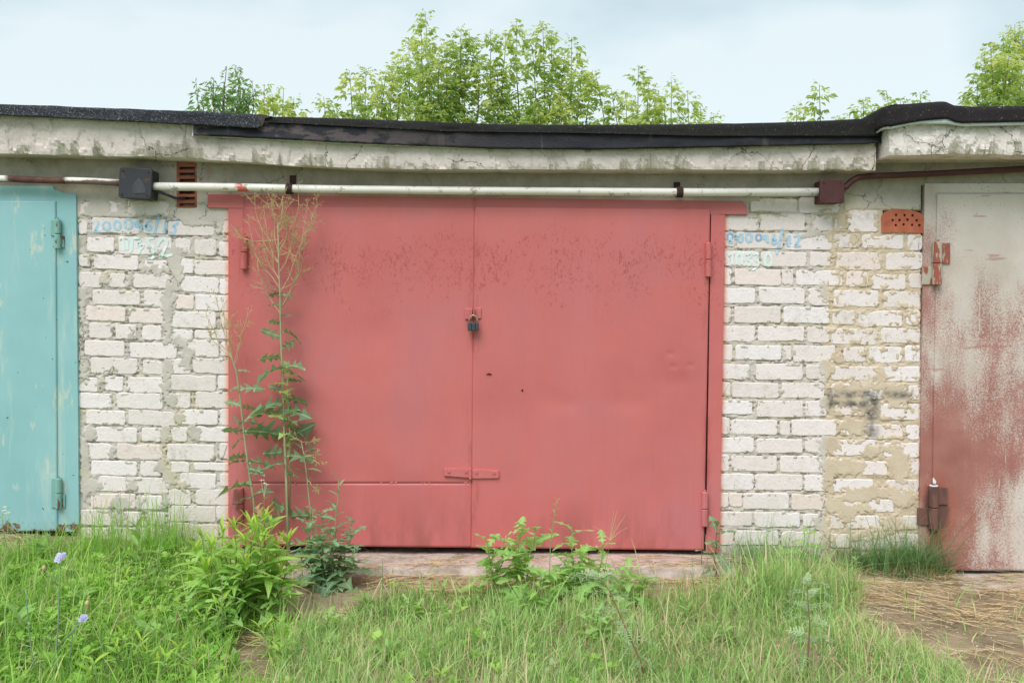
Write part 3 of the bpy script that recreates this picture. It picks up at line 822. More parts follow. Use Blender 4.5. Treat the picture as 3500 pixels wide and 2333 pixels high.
def brick_mesh(x0, y0, x1, y1, bf, seed):
    rr = random.Random(seed)
    w, h = (x1 - x0) / S, (y1 - y0) / S
    pts = []
    cs = [(-1, -1), (1, -1), (1, 1), (-1, 1)]
    for i, (sx, sz) in enumerate(cs):
        r = rr.choice([0.007, 0.009, 0.012, 0.015, 0.01, 0.024 if rr.random() < 0.5 else 0.012])
        r = min(r, w * 0.3, h * 0.3)
        cx, cz = sx * (w / 2 - r), sz * (h / 2 - r)
        a0 = {0: 180, 1: 270, 2: 0, 3: 90}[i]
        for t in (0, 45, 90):
            a = math.radians(a0 + t)
            pts.append((cx + r * math.cos(a), cz + r * math.sin(a)))
        nx_, nz_ = cs[(i + 1) % 4]
        horiz = i in (0, 2)
        for t in ((0.2, 0.4, 0.6, 0.8) if horiz else (0.35, 0.68)):
            bx = (sx + (nx_ - sx) * t) * w / 2; bz = (sz + (nz_ - sz) * t) * h / 2
            j = rr.gauss(0, 0.0016)
            if rr.random() < 0.07: j = -abs(rr.gauss(0, 0.006))
            if horiz: bz += j * (1 if bz > 0 else -1)
            else: bx += j * (1 if bx > 0 else -1)
            pts.append((bx, bz))
    tilt = rr.gauss(0, 0.008) + (0.03 if x1 < 800 else 0.008)
    pts = [(x, z - x * tilt) for x, z in pts]
    n = len(pts)
    tw = (rr.gauss(0, 0.006), rr.gauss(0, 0.012))
    yoff = lambda x, z: -bf + x * tw[0] + z * tw[1]
    v = [(x, 0.05, z) for x, z in pts]
    v += [(x, yoff(x, z) + 0.0030, z) for x, z in pts]
    ins = []
    for x, z in pts:
        L = math.hypot(x, z)
        k = 0.0030
        ins.append((x - math.copysign(min(k, abs(x) * 0.2), x), z - math.copysign(min(k, abs(z) * 0.2), z)))
    v += [(x, yoff(x, z), z) for x, z in ins]
    f = []
    for r0 in (0, n):
        for i in range(n):
            j = (i + 1) % n
            f.append((r0 + i, r0 + j, r0 + n + j, r0 + n + i))
    f.append(tuple(range(2 * n, 3 * n)))
    return pymesh('brick', v, f)
for i, (x0, y0, x1, y1) in enumerate(BR):
    me = brick_mesh(x0, y0, x1, y1, BF[i], i)
    cx = (x0 + x1) / 2
    par = W['t'] if cx < 570 else W['r'] if cx < 2832 else W['g']
    o = new_obj('brick', me, M['brick'], par)
    o.location = P(cx, (y0 + y1) / 2, 0)

# ---- terracotta air bricks
bm = bmesh.new()
def pxbox(bm, x0, y0, x1, y1, yf, yb, bev=0.0):
    a, b = P(x0, y1), P(x1, y0)
    add_box(bm, a.x, b.x, yf, yb, a.z, b.z, bev)
slots = [575.5, 595.5, 617, 637.5, 658.5, 678.5, 700]
pxbox(bm, 604, 550, 613, 710, -0.003, 0.05, 0.001)
pxbox(bm, 666, 550, 674, 710, -0.002, 0.05, 0.001)
prev = 556
for s_ in slots:
    pxbox(bm, 612.2, prev, 667, s_ - 5, -0.005 + random.uniform(-0.001, 0.002), 0.049, 0.0015); prev = s_ + 5
pxbox(bm, 612.2, prev, 667, 711, -0.004, 0.049, 0.001)
o = bm_obj('vent_brick', bm, M['terra_d'], W['r'])
bm = bmesh.new(); pxbox(bm, 600, 548, 680, 712, 0.052, 0.058); bm_obj('vent_back', bm, M['dark'], W['r'])
poly = [(3013, 737), (3028, 722), (3060, 714), (3100, 716), (3140, 727), (3157, 739), (3157, 797), (3080, 794), (3013, 795)]
holes = [(1415,930),(1477,932),(1535,934),(1390,968),(1440,968),(1498,965),(1565,970),(1413,1005),(1470,1000),(1532,1003),(1585,1006)]
pv = [Vector(p) for p in pxpoly(poly)]
nb = len(pv); ed = [(i, (i + 1) % nb) for i in range(nb)]
hc = []
for (hx, hy) in holes:
    c = P(2400 + hx * Dz[2], 300 + hy * Dz[2]); hc.append((c.x, c.z))
    b0 = len(pv)
    for k in range(10):
        a = 2 * math.pi * k / 10
        pv.append(Vector((c.x + 0.0078 * math.cos(a), c.z + 0.0072 * math.sin(a))))
    ed += [(b0 + k, b0 + (k + 1) % 10) for k in range(10)]
vv, _, ff, *_r = delaunay_2d_cdt(pv, ed, [], 1, 1e-6)
ff = [f_ for f_ in ff if not any(math.hypot(sum(vv[i].x for i in f_) / len(f_) - c[0], sum(vv[i].y for i in f_) / len(f_) - c[1]) < 0.0068 for c in hc)]
bm = bmesh.new()
bv = [bm.verts.new((p.x, -0.006, p.y)) for p in vv]
for f_ in ff: bm.faces.new([bv[i] for i in f_])
r_ = bmesh.ops.extrude_face_region(bm, geom=list(bm.faces))
bmesh.ops.translate(bm, verts=[g for g in r_['geom'] if isinstance(g, bmesh.types.BMVert)], vec=(0, 0.06, 0))
bm_obj('vent_brick', bm, M['terra'], W['g'])
bm = bmesh.new(); pxbox(bm, 3005, 706, 3163, 803, 0.057, 0.063); bm_obj('vent_back', bm, M['dark'], W['g'])

# ---- hand-painted garage numbers, draped over the brickwork
def ell(cx, cy, rx, ry, a0=0, a1=360):
    return [(cx + rx * math.cos(math.radians(a)), cy + ry * math.sin(math.radians(a))) for a in np.linspace(a0, a1, 22)]
LZ = (280, 700, 360 / 2352); RZ = (2440, 620, 500 / 2306)
NUM = [
 (LZ, 'num_blue', 6.5, 't', [[(250,420),(270,350),(330,335),(375,400),(340,500),(270,590),(400,600)], ell(550,470,80,90), ell(790,460,75,95), ell(1035,430,85,110),
   [(1190,380),(1185,465),(1300,480)], [(1245,330),(1250,420),(1320,450),(1290,600)], [(1560,345),(1450,400),(1405,500),(1460,570),(1540,550),(1550,480),(1480,450),(1420,500)],
   [(1710,215),(1690,400),(1640,560),(1600,720)], [(1890,325),(1860,480),(1820,640)], [(2020,330),(2110,340),(2145,410),(2020,480),(2090,520),(2085,610),(2010,650),(1950,600)]]),
 (LZ, 'num_white', 7.5, 't', [[(840,800),(890,740),(920,900),(950,1020)], [(1010,1010),(1010,820),(1050,750),(1110,780),(1115,1000),(1060,1060)], [(1150,745),(1330,760),(1225,880),(1380,900),(1300,1000),(1245,1110)],
   [(1620,735),(1480,755),(1480,860),(1600,930),(1590,1080),(1590,1180),(1460,1220)], [(1690,930),(1720,830),(1830,740),(1905,820),(1870,950),(1790,1120),(1720,1160),(1860,1150),(2030,1110)]]),
 (RZ, 'num_blue2', 5.0, 'r', [[(215,920),(212,840),(255,805),(300,840),(295,900)]]),
 (RZ, 'num_blue', 6.5, 'r', [[(290,900),(220,955),(310,962)], ell(415,890,40,65), ell(555,880,45,70), [(785,840),(785,900),(850,910)], [(825,830),(850,970)],
   [(965,830),(915,920),(930,980),(985,960),(980,910),(925,930)], [(1085,740),(1050,900),(1010,1050),(985,1150)], [(1255,870),(1330,845),(1355,900),(1270,1020),(1370,1010)]]),
 (RZ, 'num_blue2', 5.0, 'r', [ell(705,880,42,55)]),
 (RZ, 'num_blue', 10.0, 'r', [[(1190,840),(1165,1030)]]),
 (RZ, 'num_white', 7.5, 'r', [[(225,1165),(285,1140),(290,1310)], [(360,1310),(355,1180),(390,1130),(440,1150),(440,1310)], [(490,1140),(590,1150),(530,1230),(590,1260),(540,1335)],
   [(610,1140),(690,1150),(640,1220),(720,1270),(690,1340),(600,1390)], ell(855,1240,52,105)]),
]
lift = 0.0012
for (z, mk, wd, par, strokes) in NUM:
    for st in strokes:
        V_, F_ = [], []
        pts = np.array([(z[0] + x * z[2], z[1] + y * z[2]) for x, y in st])
        seg = np.hypot(*np.diff(pts, axis=0).T); cum = np.concatenate([[0], np.cumsum(seg)])
        m_ = max(4, int(cum[-1] / 2.0)); t = np.linspace(0, cum[-1], m_)
        px_ = np.interp(t, cum, pts[:, 0]); py_ = np.interp(t, cum, pts[:, 1])
        kk = np.array([0.25, 0.5, 0.25])
        for _ in range(3):
            px_[1:-1] = np.convolve(px_, kk, 'same')[1:-1]; py_[1:-1] = np.convolve(py_, kk, 'same')[1:-1]
        dx, dy = np.gradient(px_), np.gradient(py_); L = np.hypot(dx, dy) + 1e-6
        nx_, ny_ = -dy / L, dx / L
        wv = wd * 0.66 * (0.75 + 0.5 * fbm(t / 5, t * 0 + cum[-1], 5)) * np.clip(np.minimum(t, cum[-1] - t) / 2 + 0.5, 0.4, 1)
        b0 = len(V_); ns = 7
        off = np.linspace(-1, 1, ns)
        PX = px_[:, None] + nx_[:, None] * off * wv[:, None]; PY = py_[:, None] + ny_[:, None] * off * wv[:, None]
        Hs = surf_height(PX, PY) + lift; lift += 0.00007
        XS = (PX - CX) / S; ZS = CAMZ - (PY - HY) / S
        V_ += [tuple(v) for v in np.stack([XS, -Hs, ZS], -1).reshape(-1, 3)]
        for i in range(m_ - 1):
            for k in range(ns - 1):
                a = b0 + i * ns + k
                F_.append((a, a + 1, a + ns + 1, a + ns))
        new_obj('painted_digit', pymesh('painted_digit', V_, F_), M[mk], W[par], True)

# ================================================================ eaves and roofing
def sweep(name, plan, prof, mat, parent, smooth=True, caps=True):
    "plan: list of (x, y, nx, ny); prof(i): list of (outward, z) for station i"
    V_, F_ = [], []
    m_ = None
    for i, (x, y, nx_, ny_) in enumerate(plan):
        pr = prof(i); m_ = len(pr)
        V_ += [(x + nx_ * o_, y + ny_ * o_, z_) for o_, z_ in pr]
    for i in range(len(plan) - 1):
        for k in range(m_ - 1):
            a = i * m_ + k
            F_.append((a, a + 1, a + m_ + 1, a + m_))
    nq = len(F_)
    if caps:
        F_.append(tuple(range(m_))[::-1]); F_.append(tuple((len(plan) - 1) * m_ + k for k in range(m_)))
    me = pymesh(name, V_, F_)
    if smooth: me.polygons.foreach_set('use_smooth', [k < nq for k in range(len(F_))])
    return new_obj(name, me, mat, parent)
def curve(pts): 
    xs, ys = zip(*pts); return lambda x: float(np.interp(x, xs, ys))
CHIP = {}
def slab(par, x0, x1, ov, ctop, cbot, cwall, mat, chip, seed, step=5):
    xs = np.arange(x0, x1 + 0.1, step); xs[-1] = x1
    xs = np.array([x for x in xs if -60 < x < 3560 or (int(x / step) % 8 == 0) or x in (x0, x1)])
    ph = fbm(xs / 42, xs * 0 + seed, seed); ph2 = fbm(xs / 9, xs * 0 + seed, seed + 5)
    plan, profs, chs = [], [], []
    for j, x in enumerate(xs):
        zt = P(x, ctop(x), -ov).z; zb = P(x, cbot(x), -ov).z; zw = P(x, cwall(x), 0).z
        c = float(sstep(0.55, 0.74, ph[j])) * chip + 0.12 * chip
        c *= 0.4 + 1.2 * ph2[j]
        c = c + 0.03 * math.exp(-((x - 636) / 22) ** 2) + 0.012 * math.exp(-((x - 1455) / 10) ** 2) + 0.015 * math.exp(-((x - 2225) / 9) ** 2)
        chv = [0.0, 0.0]
        pr = [(-6.0, zt - 0.14), (-0.02, zt)]
        nv = 16
        zz = np.linspace(zt, zb, nv)
        nn = fbm(np.full(nv, x / 30), zz * 18, seed + 9); nf = fbm(np.full(nv, x / 9), zz * 60, seed + 10)
        fl = sstep(0.57, 0.60, fbm(np.full(nv, x / 48), zz * 11, seed + 12)) * 0.006 * (0.6 + chip * 12)
        for k in range(nv):
            h = zz[k] - zb
            rec = (nn[k] - 0.5) * 0.006 + (nf[k] - 0.5) * 0.004 + fl[k]
            e = max(0.0, 1 - h / (0.008 + c * 1.7))
            chv.append(min(1.0, (0.28 if fl[k] > 0.003 else 0.0) + (0.6 if e > 0.02 and c > 0.006 else 0.0)))
            pr.append((ov - rec - e * c * 0.8, zz[k] + e * e * c * 0.35))
        pr.append((ov - 0.03 - c * 0.9, zb + c * 0.15 - 0.001))
        pr.append((0.02, zw)); pr.append((-6.0, zw - 0.14))
        chs += chv + [0.2, 0.0, 0.0]
        plan.append((float((x - CX) / S * (1 - ov / DIST)), 0.0, 0.0, -1.0)); profs.append(pr)
    o_ = sweep('roof_slab', plan, lambda i: profs[i], mat, par, smooth=False)
    at = o_.data.attributes.new('chip', 'FLOAT', 'POINT'); at.data.foreach_set('value', chs)
    return o_
ctop = curve([(-2100, 330), (0, 372), (884, 402), (1700, 436), (2160, 438), (2700, 430), (3010, 415)])
cbot = curve([(-2100, 500), (0, 525), (268, 531), (574, 540), (680, 546), (834, 553), (997, 567), (1208, 574), (1451, 579), (2400, 580), (2990, 582)])
cwal = curve([(-2100, 512), (0, 538), (400, 547), (610, 553), (900, 565), (1208, 585), (1451, 592), (2400, 595), (2990, 594)])
s_t = slab(g_teal, -2100, 634, 0.15, ctop, cbot, cwal, M['slab'], 0.030, 61)
s_r = slab(g_red, 637, 2994, 0.15, ctop, cbot, cwal, M['slab'], 0.026, 67)
ctop_r = curve([(3000, 420), (3100, 400), (3240, 385), (3300, 392), (3500, 392), (5400, 380)])
cbot_r = curve([(3000, 533), (3240, 527), (3500, 530), (5400, 530)])
cwal_r = curve([(3000, 557), (3500, 555), (5400, 555)])
s_g = slab(g_grey, 3040, 5400, 0.27, ctop_r, cbot_r, cwal_r, M['slab_r'], 0.042, 71)

def felt(par, name, x0, x1, out, ctop, cbot, mat, seed, wav=0.004, top=True, step=6, back=2.6, round_=0.02, jag=1.2):
    xs = np.arange(x0, x1 + 0.1, step); xs[-1] = x1
    xs = np.array([x for x in xs if -60 < x < 3560 or (int(x / step) % 8 == 0) or x in (x0, x1)])
    w1 = (fbm(xs / 60, xs * 0, seed) - 0.5) * 2; w2 = (fbm(xs / 16, xs * 0, seed + 3) - 0.5) * 2; w3 = (fbm(xs / 90, xs * 0, seed + 7) - 0.5) * 2
    plan, profs = [], []
    for j, x in enumerate(xs):
        zt = P(x, ctop(x), -out).z + w3[j] * 0.003; zb = P(x, cbot(x) + w2[j] * jag, -out).z
        y = out + w1[j] * wav
        if top: pr = [(-back, zt - 0.06), (y - 0.05, zt), (y - round_ * 0.5, zt - 0.004), (y - round_ * 0.15, zt - round_ * 0.4), (y, zt - round_)]
        else: pr = [(y - 0.004, zt + 0.004), (y - 0.001, zt), (y, zt - 0.004)]
        m_ = 6
        z0 = pr[-1][1]
        for k in range(1, m_ + 1):
            t = k / m_
            bulge = math.sin(t * math.pi) * 0.006 * w3[j] + t * t * 0.006
            pr.append((y + bulge, z0 + (zb - z0) * t))
        yb = pr[-1][0]
        pr += [(yb - 0.006, zb + 0.001), (yb - 0.012, zb + 0.03)]
        plan.append((float((x - CX) / S * (1 - out / DIST)), 0.0, 0.0, -1.0)); profs.append(pr)
    return sweep(name, plan, lambda i: profs[i], mat, par, caps=False)
felt(s_t, 'roofing_felt', -2100, 890, 0.192, curve([(-2100, 290), (0, 352), (268, 361), (497, 371), (670, 375), (884, 388), (892, 392)]),
     curve([(-2100, 330), (0, 394), (268, 407), (497, 420), (658, 427), (780, 434), (872, 440), (892, 436)]), M['felt_grey'], 81, 0.006)
felt(s_t, 'drip_flashing', -400, 655, 0.172, curve([(-400, 375), (0, 385), (655, 420)]), curve([(-400, 388), (0, 397), (268, 411), (655, 429)]), M['flash'], 82, 0.003, top=False, jag=2)
felt(s_r, 'tar_strip', 661, 3012, 0.176, curve([(661, 410), (927, 420), (1521, 445), (2021, 452), (3012, 462)]),
     curve([(661, 464), (927, 476), (1161, 489), (1525, 504), (1698, 511), (2021, 513), (2301, 508), (2698, 499), (3012, 491)]), M['felt_tar'], 83, 0.004, top=False, jag=1.0)
felt(s_r, 'drip_flashing', 657, 1990, 0.170, curve([(657, 425), (1990, 470)]),
     curve([(657, 468), (663, 467), (927, 479), (1161, 492), (1525, 506), (1698, 512.5), (1990, 512)]), M['flash'], 84, 0.002, top=False, jag=1.0)
felt(s_r, 'roofing_felt', 905, 3012, 0.182, curve([(905, 393), (927, 394), (1161, 400), (1698, 420), (1880, 422), (2161, 422), (2418, 419), (2698, 413), (3012, 399)]),
     curve([(905, 418), (1521, 450), (2021, 457), (2418, 467), (2540, 467), (3012, 467)]), M['felt_dark'], 85, 0.003, jag=0.8, round_=0.03)
bm = bmesh.new()   # torn scrap of felt between the two lengths
add_prism(bm, pxpoly([(880, 390), (895, 391), (930, 397), (915, 404), (905, 402), (902, 420), (892, 436), (884, 430)], -0.19), -0.19, -0.178, 0.002)
bm_obj('felt_scrap', bm, mat_felt('torn_felt', lin(74, 68, 66), lin(110, 104, 98), 0.6), s_r)
# right-hand garage: felt folded round the slab corner over a light flashing
def felt_corner(name, out, ctop_, cbot_, mat, seed, side):
    xs = np.arange(3046, 5400, 7.0)
    xs = np.array([x for x in xs if x < 3560 or int(x / 7) % 8 == 0])
    X0 = float((3040 - CX) / S * (1 - 0.27 / DIST)) - 0.008
    plan, pxs = [], []
    for y in np.linspace(0.6, -0.245, 14): plan.append((X0 - (out - 0.27), y, 0.0, 0.0)); pxs.append((3040, y))
    for a in (30, 60):
        plan.append((X0 + 0.02 - (out - 0.25) * math.cos(R(a)), -0.25 - (out - 0.25) * math.sin(R(a)), 0, 0)); pxs.append((3040, -0.26))
    for x in xs: plan.append((float((x - CX) / S * (1 - out / DIST)), -out, 0.0, 0.0)); pxs.append((x, None))
    w = (fbm(np.arange(len(plan)) / 5, np.zeros(len(plan)), seed) - 0.5) * 2
    V_, F_ = [], []; m_ = 9
    for i, ((x, y, _, _), (px, yy)) in enumerate(zip(plan, pxs)):
        if yy is None: zt = P(px, ctop_(px), -out).z; zb = P(px, cbot_(px), -out).z; ox, oy = 0, -1
        else:
            zt = P(3056, ctop_(3056), -out).z; zb = P(3056, cbot_(3056), -out).z - side * (0.045 * min(1, max(0, (yy + 0.27) / 0.2)))
            ox, oy = -1, 0
        prof = [(-0.09, zt + 0.001), (-0.03, zt), (-0.008, zt - 0.006), (0, zt - 0.025)]
        for k in range(1, m_ - 4): prof.append((0.003 * w[i] + 0.004 * (k / 4) ** 2, zt - 0.025 + (zb - zt + 0.025) * k / (m_ - 5)))
        prof.append((prof[-1][0] - 0.006, zb + 0.001))
        for (o_, z_) in prof: V_.append((x + ox * o_, y + oy * o_, z_))
        m_ = len(prof) if i == 0 else m_
    m_ = len(V_) // len(plan)
    for i in range(len(plan) - 1):
        for k in range(m_ - 1):
            a = i * m_ + k; F_.append((a, a + 1, a + m_ + 1, a + m_))
    return new_obj(name, pymesh(name, V_, F_), mat, s_g, True)
ct = curve([(3040, 362), (3054, 356), (3129, 349), (3230, 342), (3237, 343), (3265, 356), (3335, 360), (3500, 358), (5400, 350)])
cb = curve([(3040, 436), (3054, 431), (3148, 414), (3237, 406), (3262, 418), (3288, 422), (3500, 417), (5400, 410)])
felt_corner('roofing_felt', 0.300, ct, cb, M['felt_right'], 88, 0.6)
ct2 = curve([(3040, 372), (3129, 360), (3237, 354), (3288, 370), (3500, 368), (5400, 360)])
cb2 = curve([(3040, 446), (3054, 440), (3100, 430), (3148, 424), (3200, 425), (3237, 425), (3288, 433), (3500, 429), (5400, 422)])
felt_corner('drip_flashing', 0.2935, ct2, cb2, M['flash'], 89, 0.2)
def roof_deck(par, x0, x1, za, zb_):   # the flat felt-covered top behind the edge
    bm = bmesh.new()
    vs = [bm.verts.new(v) for v in ((x0, 0.1, za), (x1, 0.1, zb_), (x1, 6.05, zb_ - 0.12), (x0, 6.05, za - 0.12), (x0, 0.1, za - 0.05), (x1, 0.1, zb_ - 0.05), (x1, 6.05, zb_ - 0.2), (x0, 6.05, za - 0.2))]
    for f_ in ((0, 1, 2, 3), (7, 6, 5, 4), (0, 4, 5, 1), (1, 5, 6, 2), (2, 6, 7, 3), (3, 7, 4, 0)): bm.faces.new([vs[i] for i in f_])
    bm_obj('roof_deck', bm, M['felt_dark'], par)
roof_deck(g_teal, XT0, XT1 - 0.01, P(-2100, 345, -0.15).z, P(570, 392, -0.15).z)
roof_deck(g_red, XT1 + 0.01, XR_ + 0.1, P(570, 440, -0.15).z, P(2840, 440, -0.15).z)
roof_deck(g_grey, XR_ + 0.14, XG1, P(3300, 385, -0.27).z, P(3300, 385, -0.27).z)

# ================================================================ gates
def gnoise(seed, amp):
    return lambda X, Z: (fbm(X * 1.6 + seed, Z * 1.6, seed, 3) - 0.5) * amp
def hinge(par, cx, y0, y1, r, Y, mat, label=None, plates=()):
    bm = bmesh.new()
    ym = (y0 + y1) / 2
    for a, b in ((y0, ym - 1), (ym + 1, y1)):
        p, q = P(cx, a, Y), P(cx, b, Y)
        add_tube(bm, [p, p + Vector((0, 0, -0.003)), q + Vector((0, 0, 0.003)), q], [r * 0.85, r, r, r * 0.85], 14)
    add_cyl(bm, P(cx, y0 - 3, Y), (0, 0, 1), r * 0.45, 0.012, 8)
    for (x0, ya, x1, yb, yf) in plates:
        a, b = P(x0, yb, yf), P(x1, ya, yf)
        add_box(bm, a.x, b.x, yf, yf + 0.012, a.z, b.z, 0.002)
    o = bm_obj('hinge', bm, mat, par)
    if label: o['label'] = label
    return o
# --- red double gate
bm = bmesh.new()
add_prism(bm, pxpoly([(713, 711), (783, 712), (1600, 722), (2440, 733), (2552, 734), (2550, 704), (2532, 689), (1600, 676), (713, 664)]), -0.018, 0.06, 0.003)
add_prism(bm, pxpoly([(783, 713), (783, 1866), (836, 1866), (836, 713)]), -0.0155, 0.06, 0.002)
add_prism(bm, pxpoly([(2428, 733), (2410.5, 1884), (2457, 1884), (2476, 735)]), -0.019, 0.06, 0.002)
add_prism(bm, pxpoly([(829, 1862), (829, 1866), (2411, 1883), (2411, 1878)]), 0.02, 0.05)
gate = bm_obj('gate', bm, M['red'], g_red)
gate['label'] = 'red painted steel double gate'
def dents(X, Z):
    d = gnoise(3, 0.006)(X, Z)
    for (px, py, r, a) in ((2288, 1207, 0.012, -0.004), (2300, 1250, 0.012, -0.004), (2358, 1247, 0.012, -0.004), (2320, 1300, 0.07, -0.004), (1920, 1372, 0.07, -0.004), (2130, 1372, 0.07, -0.004), (1320, 1340, 0.16, 0.004), (1250, 1150, 0.12, -0.003), (1400, 1600, 0.14, 0.003)):
        p = P(px, py); d = d + a * np.exp(-(((X - p.x) / (r * 1.5)) ** 2 + ((Z - p.z) / (r * 0.8)) ** 2))
    return d
sheet('leaf', [(831, 705), (1625, 709), (1615, 1649.8), (831, 1649.8)], -0.0185, 0.02, 110, 120, M['red'], gate, dents)
sheet('leaf', [(831, 1651.0), (1615, 1651.1), (1612, 1869), (831, 1863)], -0.0185, 0.02, 100, 30, M['red'], gate, gnoise(5, 0.004))
sheet('leaf', [(1622, 707), (2427.6, 714), (2406, 1879), (1611, 1871)], -0.0245, 0.02, 130, 160, M['red'], gate, dents)
bm = bmesh.new()   # rough welds along the seam
for px in [905, 1010, 1155, 1168, 1300, 1330, 1342, 1352, 1440, 1452, 1465] + list(range(1588, 1612, 4)):
    p = P(px + random.uniform(-3, 3), 1650 + random.uniform(-2, 2), -0.0185)
    r_ = random.uniform(0.004, 0.008)
    bmesh.ops.create_icosphere(bm, subdivisions=1, radius=r_, matrix=Matrix.Translation(p) @ Matrix.Diagonal((1.5, 0.4, 0.8, 1)))
bm_obj('weld_seam', bm, M['red'], gate, True)['kind'] = 'stuff'
hinge(gate, 834, 806, 920, 0.0185, -0.034, M['red'])
hinge(gate, 812, 1665, 1776, 0.030, -0.030, M['red'])
hinge(gate, 2421, 829, 946, 0.0165, -0.036, M['red'])
hinge(gate, 2409, 1680, 1797, 0.017, -0.036, M['red'])
for (x0, y0, x1, y1, yf) in ((1590, 1054, 1614, 1091, -0.030), (1621, 1052, 1645, 1088, -0.034)):
    bm = bmesh.new(); a, b = P(x0, y1), P(x1, y0)
    add_box(bm, a.x, b.x, yf, yf + 0.013, a.z, b.z, 0.003)
    ex = b.x - 0.004 if x0 < 1600 else a.x - 0.002
    add_box(bm, ex, ex + 0.006, -0.062, yf + 0.002, a.z + 0.008, b.z - 0.004, 0.0015)
    bm_obj('hasp', bm, M['red'], gate)
for pts in ([(1519, 1596), (1519, 1622), (1600, 1625), (1607, 1630), (1607, 1599), (1590, 1597)], [(1612, 1600), (1612, 1630), (1620, 1628), (1704, 1630), (1707, 1620), (1705, 1604), (1640, 1601)]):
    bm = bmesh.new(); add_prism(bm, pxpoly(pts), -0.034, -0.020, 0.003); bm_obj('latch_strap', bm, M['red'], gate)
bm = bmesh.new(); add_box(bm, P(1604, 0).x, P(1613, 0).x, -0.045, -0.02, P(0, 1633).z, P(0, 1594).z, 0.004); bm_obj('latch_knuckle', bm, M['red'], gate)
for (x, y) in ((1534, 1610), (1593, 1610), (1629, 1613), (1688, 1615)):
    bm = bmesh.new(); add_cyl(bm, P(x, y, -0.034), (0, 1, 0), 0.0075, 0.010, 10); bm_obj('bolt_head', bm, M['red'], gate)
bm = bmesh.new()
add_cyl(bm, P(1672, 1277, -0.0275), (0, 1, 0), 0.0045, 0.004, 10); add_box(bm, P(1663, 0).x, P(1681, 0).x, -0.0290, -0.0262, P(0, 1278.4).z, P(0, 1275.9).z)
bm_obj('keyhole', bm, M['dark'], gate)
bm = bmesh.new(); add_cyl(bm, P(1785, 1333, -0.0275), (0, 1, 0), 0.0048, 0.004, 10); bm_obj('drill_hole', bm, M['dark'], gate)

# --- padlock hanging from the hasp
pl = thing('padlock', 'small dark iron padlock hanging from the hasp of the red gate', 'padlock', P(1617, 1130, -0.055))
bm = bmesh.new()
for (x0, x1, d) in ((1598.5, 1611.5, 0.0), (1612, 1625, 0.002), (1625.5, 1636, 0.0)):
    a, b = P(x0, 1130, -0.06), P(x1, 1102.5, -0.06)
    add_box(bm, a.x, b.x, -0.072 - d, -0.042, a.z, b.z, 0.004)
bm_obj('body', bm, M['lock'], pl)
bm = bmesh.new()
arc = [P(1604, 1104, -0.057), P(1604, 1092, -0.057)] + [P(1617.5 - 13.5 * math.cos(R(a)), 1090 - 13 * math.sin(R(a)), -0.057) for a in range(15, 180, 15)] + [P(1631, 1092, -0.057), P(1631, 1104, -0.057)]
add_tube(bm, arc, 0.0042, 8)
bm_obj('shackle', bm, M['steel'], pl, True)

# --- teal gate
bm = bmesh.new()
add_prism(bm, pxpoly([(-1440, 680), (195.5, 688), (202, 1816), (274, 1813), (264, 668), (254, 663), (240, 660), (228, 664), (214, 659), (203, 652), (190, 650), (184, 637), (-1440, 630)]), -0.014, 0.06, 0.0015)
gt = bm_obj('gate', bm, M['teal'], g_teal); gt['label'] = 'scuffed teal steel gate'
def teal_d(X, Z):   # the free edge is crumpled
    e = np.exp(-np.abs(X - P(194, 0).x) / 0.012)
    return gnoise(9, 0.006)(X, Z) + e * (fbm(X * 3, Z * 60, 91) - 0.3) * 0.009
sheet('leaf', [(-620, 683), (190, 687.5), (196, 1815), (-620, 1812)], -0.021, 0.016, 110, 200, M['teal'], gt, teal_d)
sheet('leaf', [(-1436, 680), (-624, 683), (-624, 1812), (-1436, 1812)], -0.019, 0.016, 30, 40, M['teal'], gt, gnoise(10, 0.006))
hinge(gt, 197, 750, 850, 0.0165, -0.034, M['teal_worn'], 'chipped teal hinge', ((173, 752, 191, 806, -0.028), (203, 806, 218, 846, -0.024)))
hinge(gt, 200, 1634, 1736, 0.0165, -0.034, M['teal_worn'], 'chipped teal hinge', ((175, 1634, 194, 1735, -0.028), (205, 1690, 222, 1734, -0.024)))

# --- rusty grey gate
bm = bmesh.new()
add_prism(bm, pxpoly([(3157, 628), (3137, 1948), (3180, 1948), (3199.5, 660), (4850, 660), (4850, 626)]), -0.014, 0.06, 0.002)
gg = bm_obj('gate', bm, M['grey'], g_grey); gg['label'] = 'grey steel gate worn through to red primer and rust'
sheet('leaf', [(3203, 661), (4010, 661), (4010, 1952), (3183.5, 1949)], -0.022, 0.016, 110, 160, M['grey'], gg, gnoise(14, 0.010))
sheet('leaf', [(4014, 661), (4846, 661), (4846, 1952), (4014, 1952)], -0.020, 0.016, 30, 40, M['grey'], gg, gnoise(15, 0.006))
hinge(gg, 3203, 826, 973, 0.024, -0.040, M['grey_worn'], 'worn hinge with bare red primer', ((3216, 830, 3248, 900, -0.031), (3152, 911, 3190, 972, -0.024)))
hinge(gg, 3191, 1660, 1807, 0.024, -0.040, M['brown_worn'], 'burnt brown hinge', ((3204, 1666, 3240, 1724, -0.031), (3137, 1735, 3178, 1794, -0.024)))
bm = bmesh.new()
add_cyl(bm, P(3191, 1658.5, -0.040), (0, 0, 1), 0.0225, 0.006, 14)
add_prism(bm, pxpoly([(3182, 1628), (3181, 1652), (3191, 1652), (3193, 1642), (3187, 1634)]), -0.026, -0.020, 0.001)
bm_obj('paint_splash', bm, M['whitepaint'], gg, True)

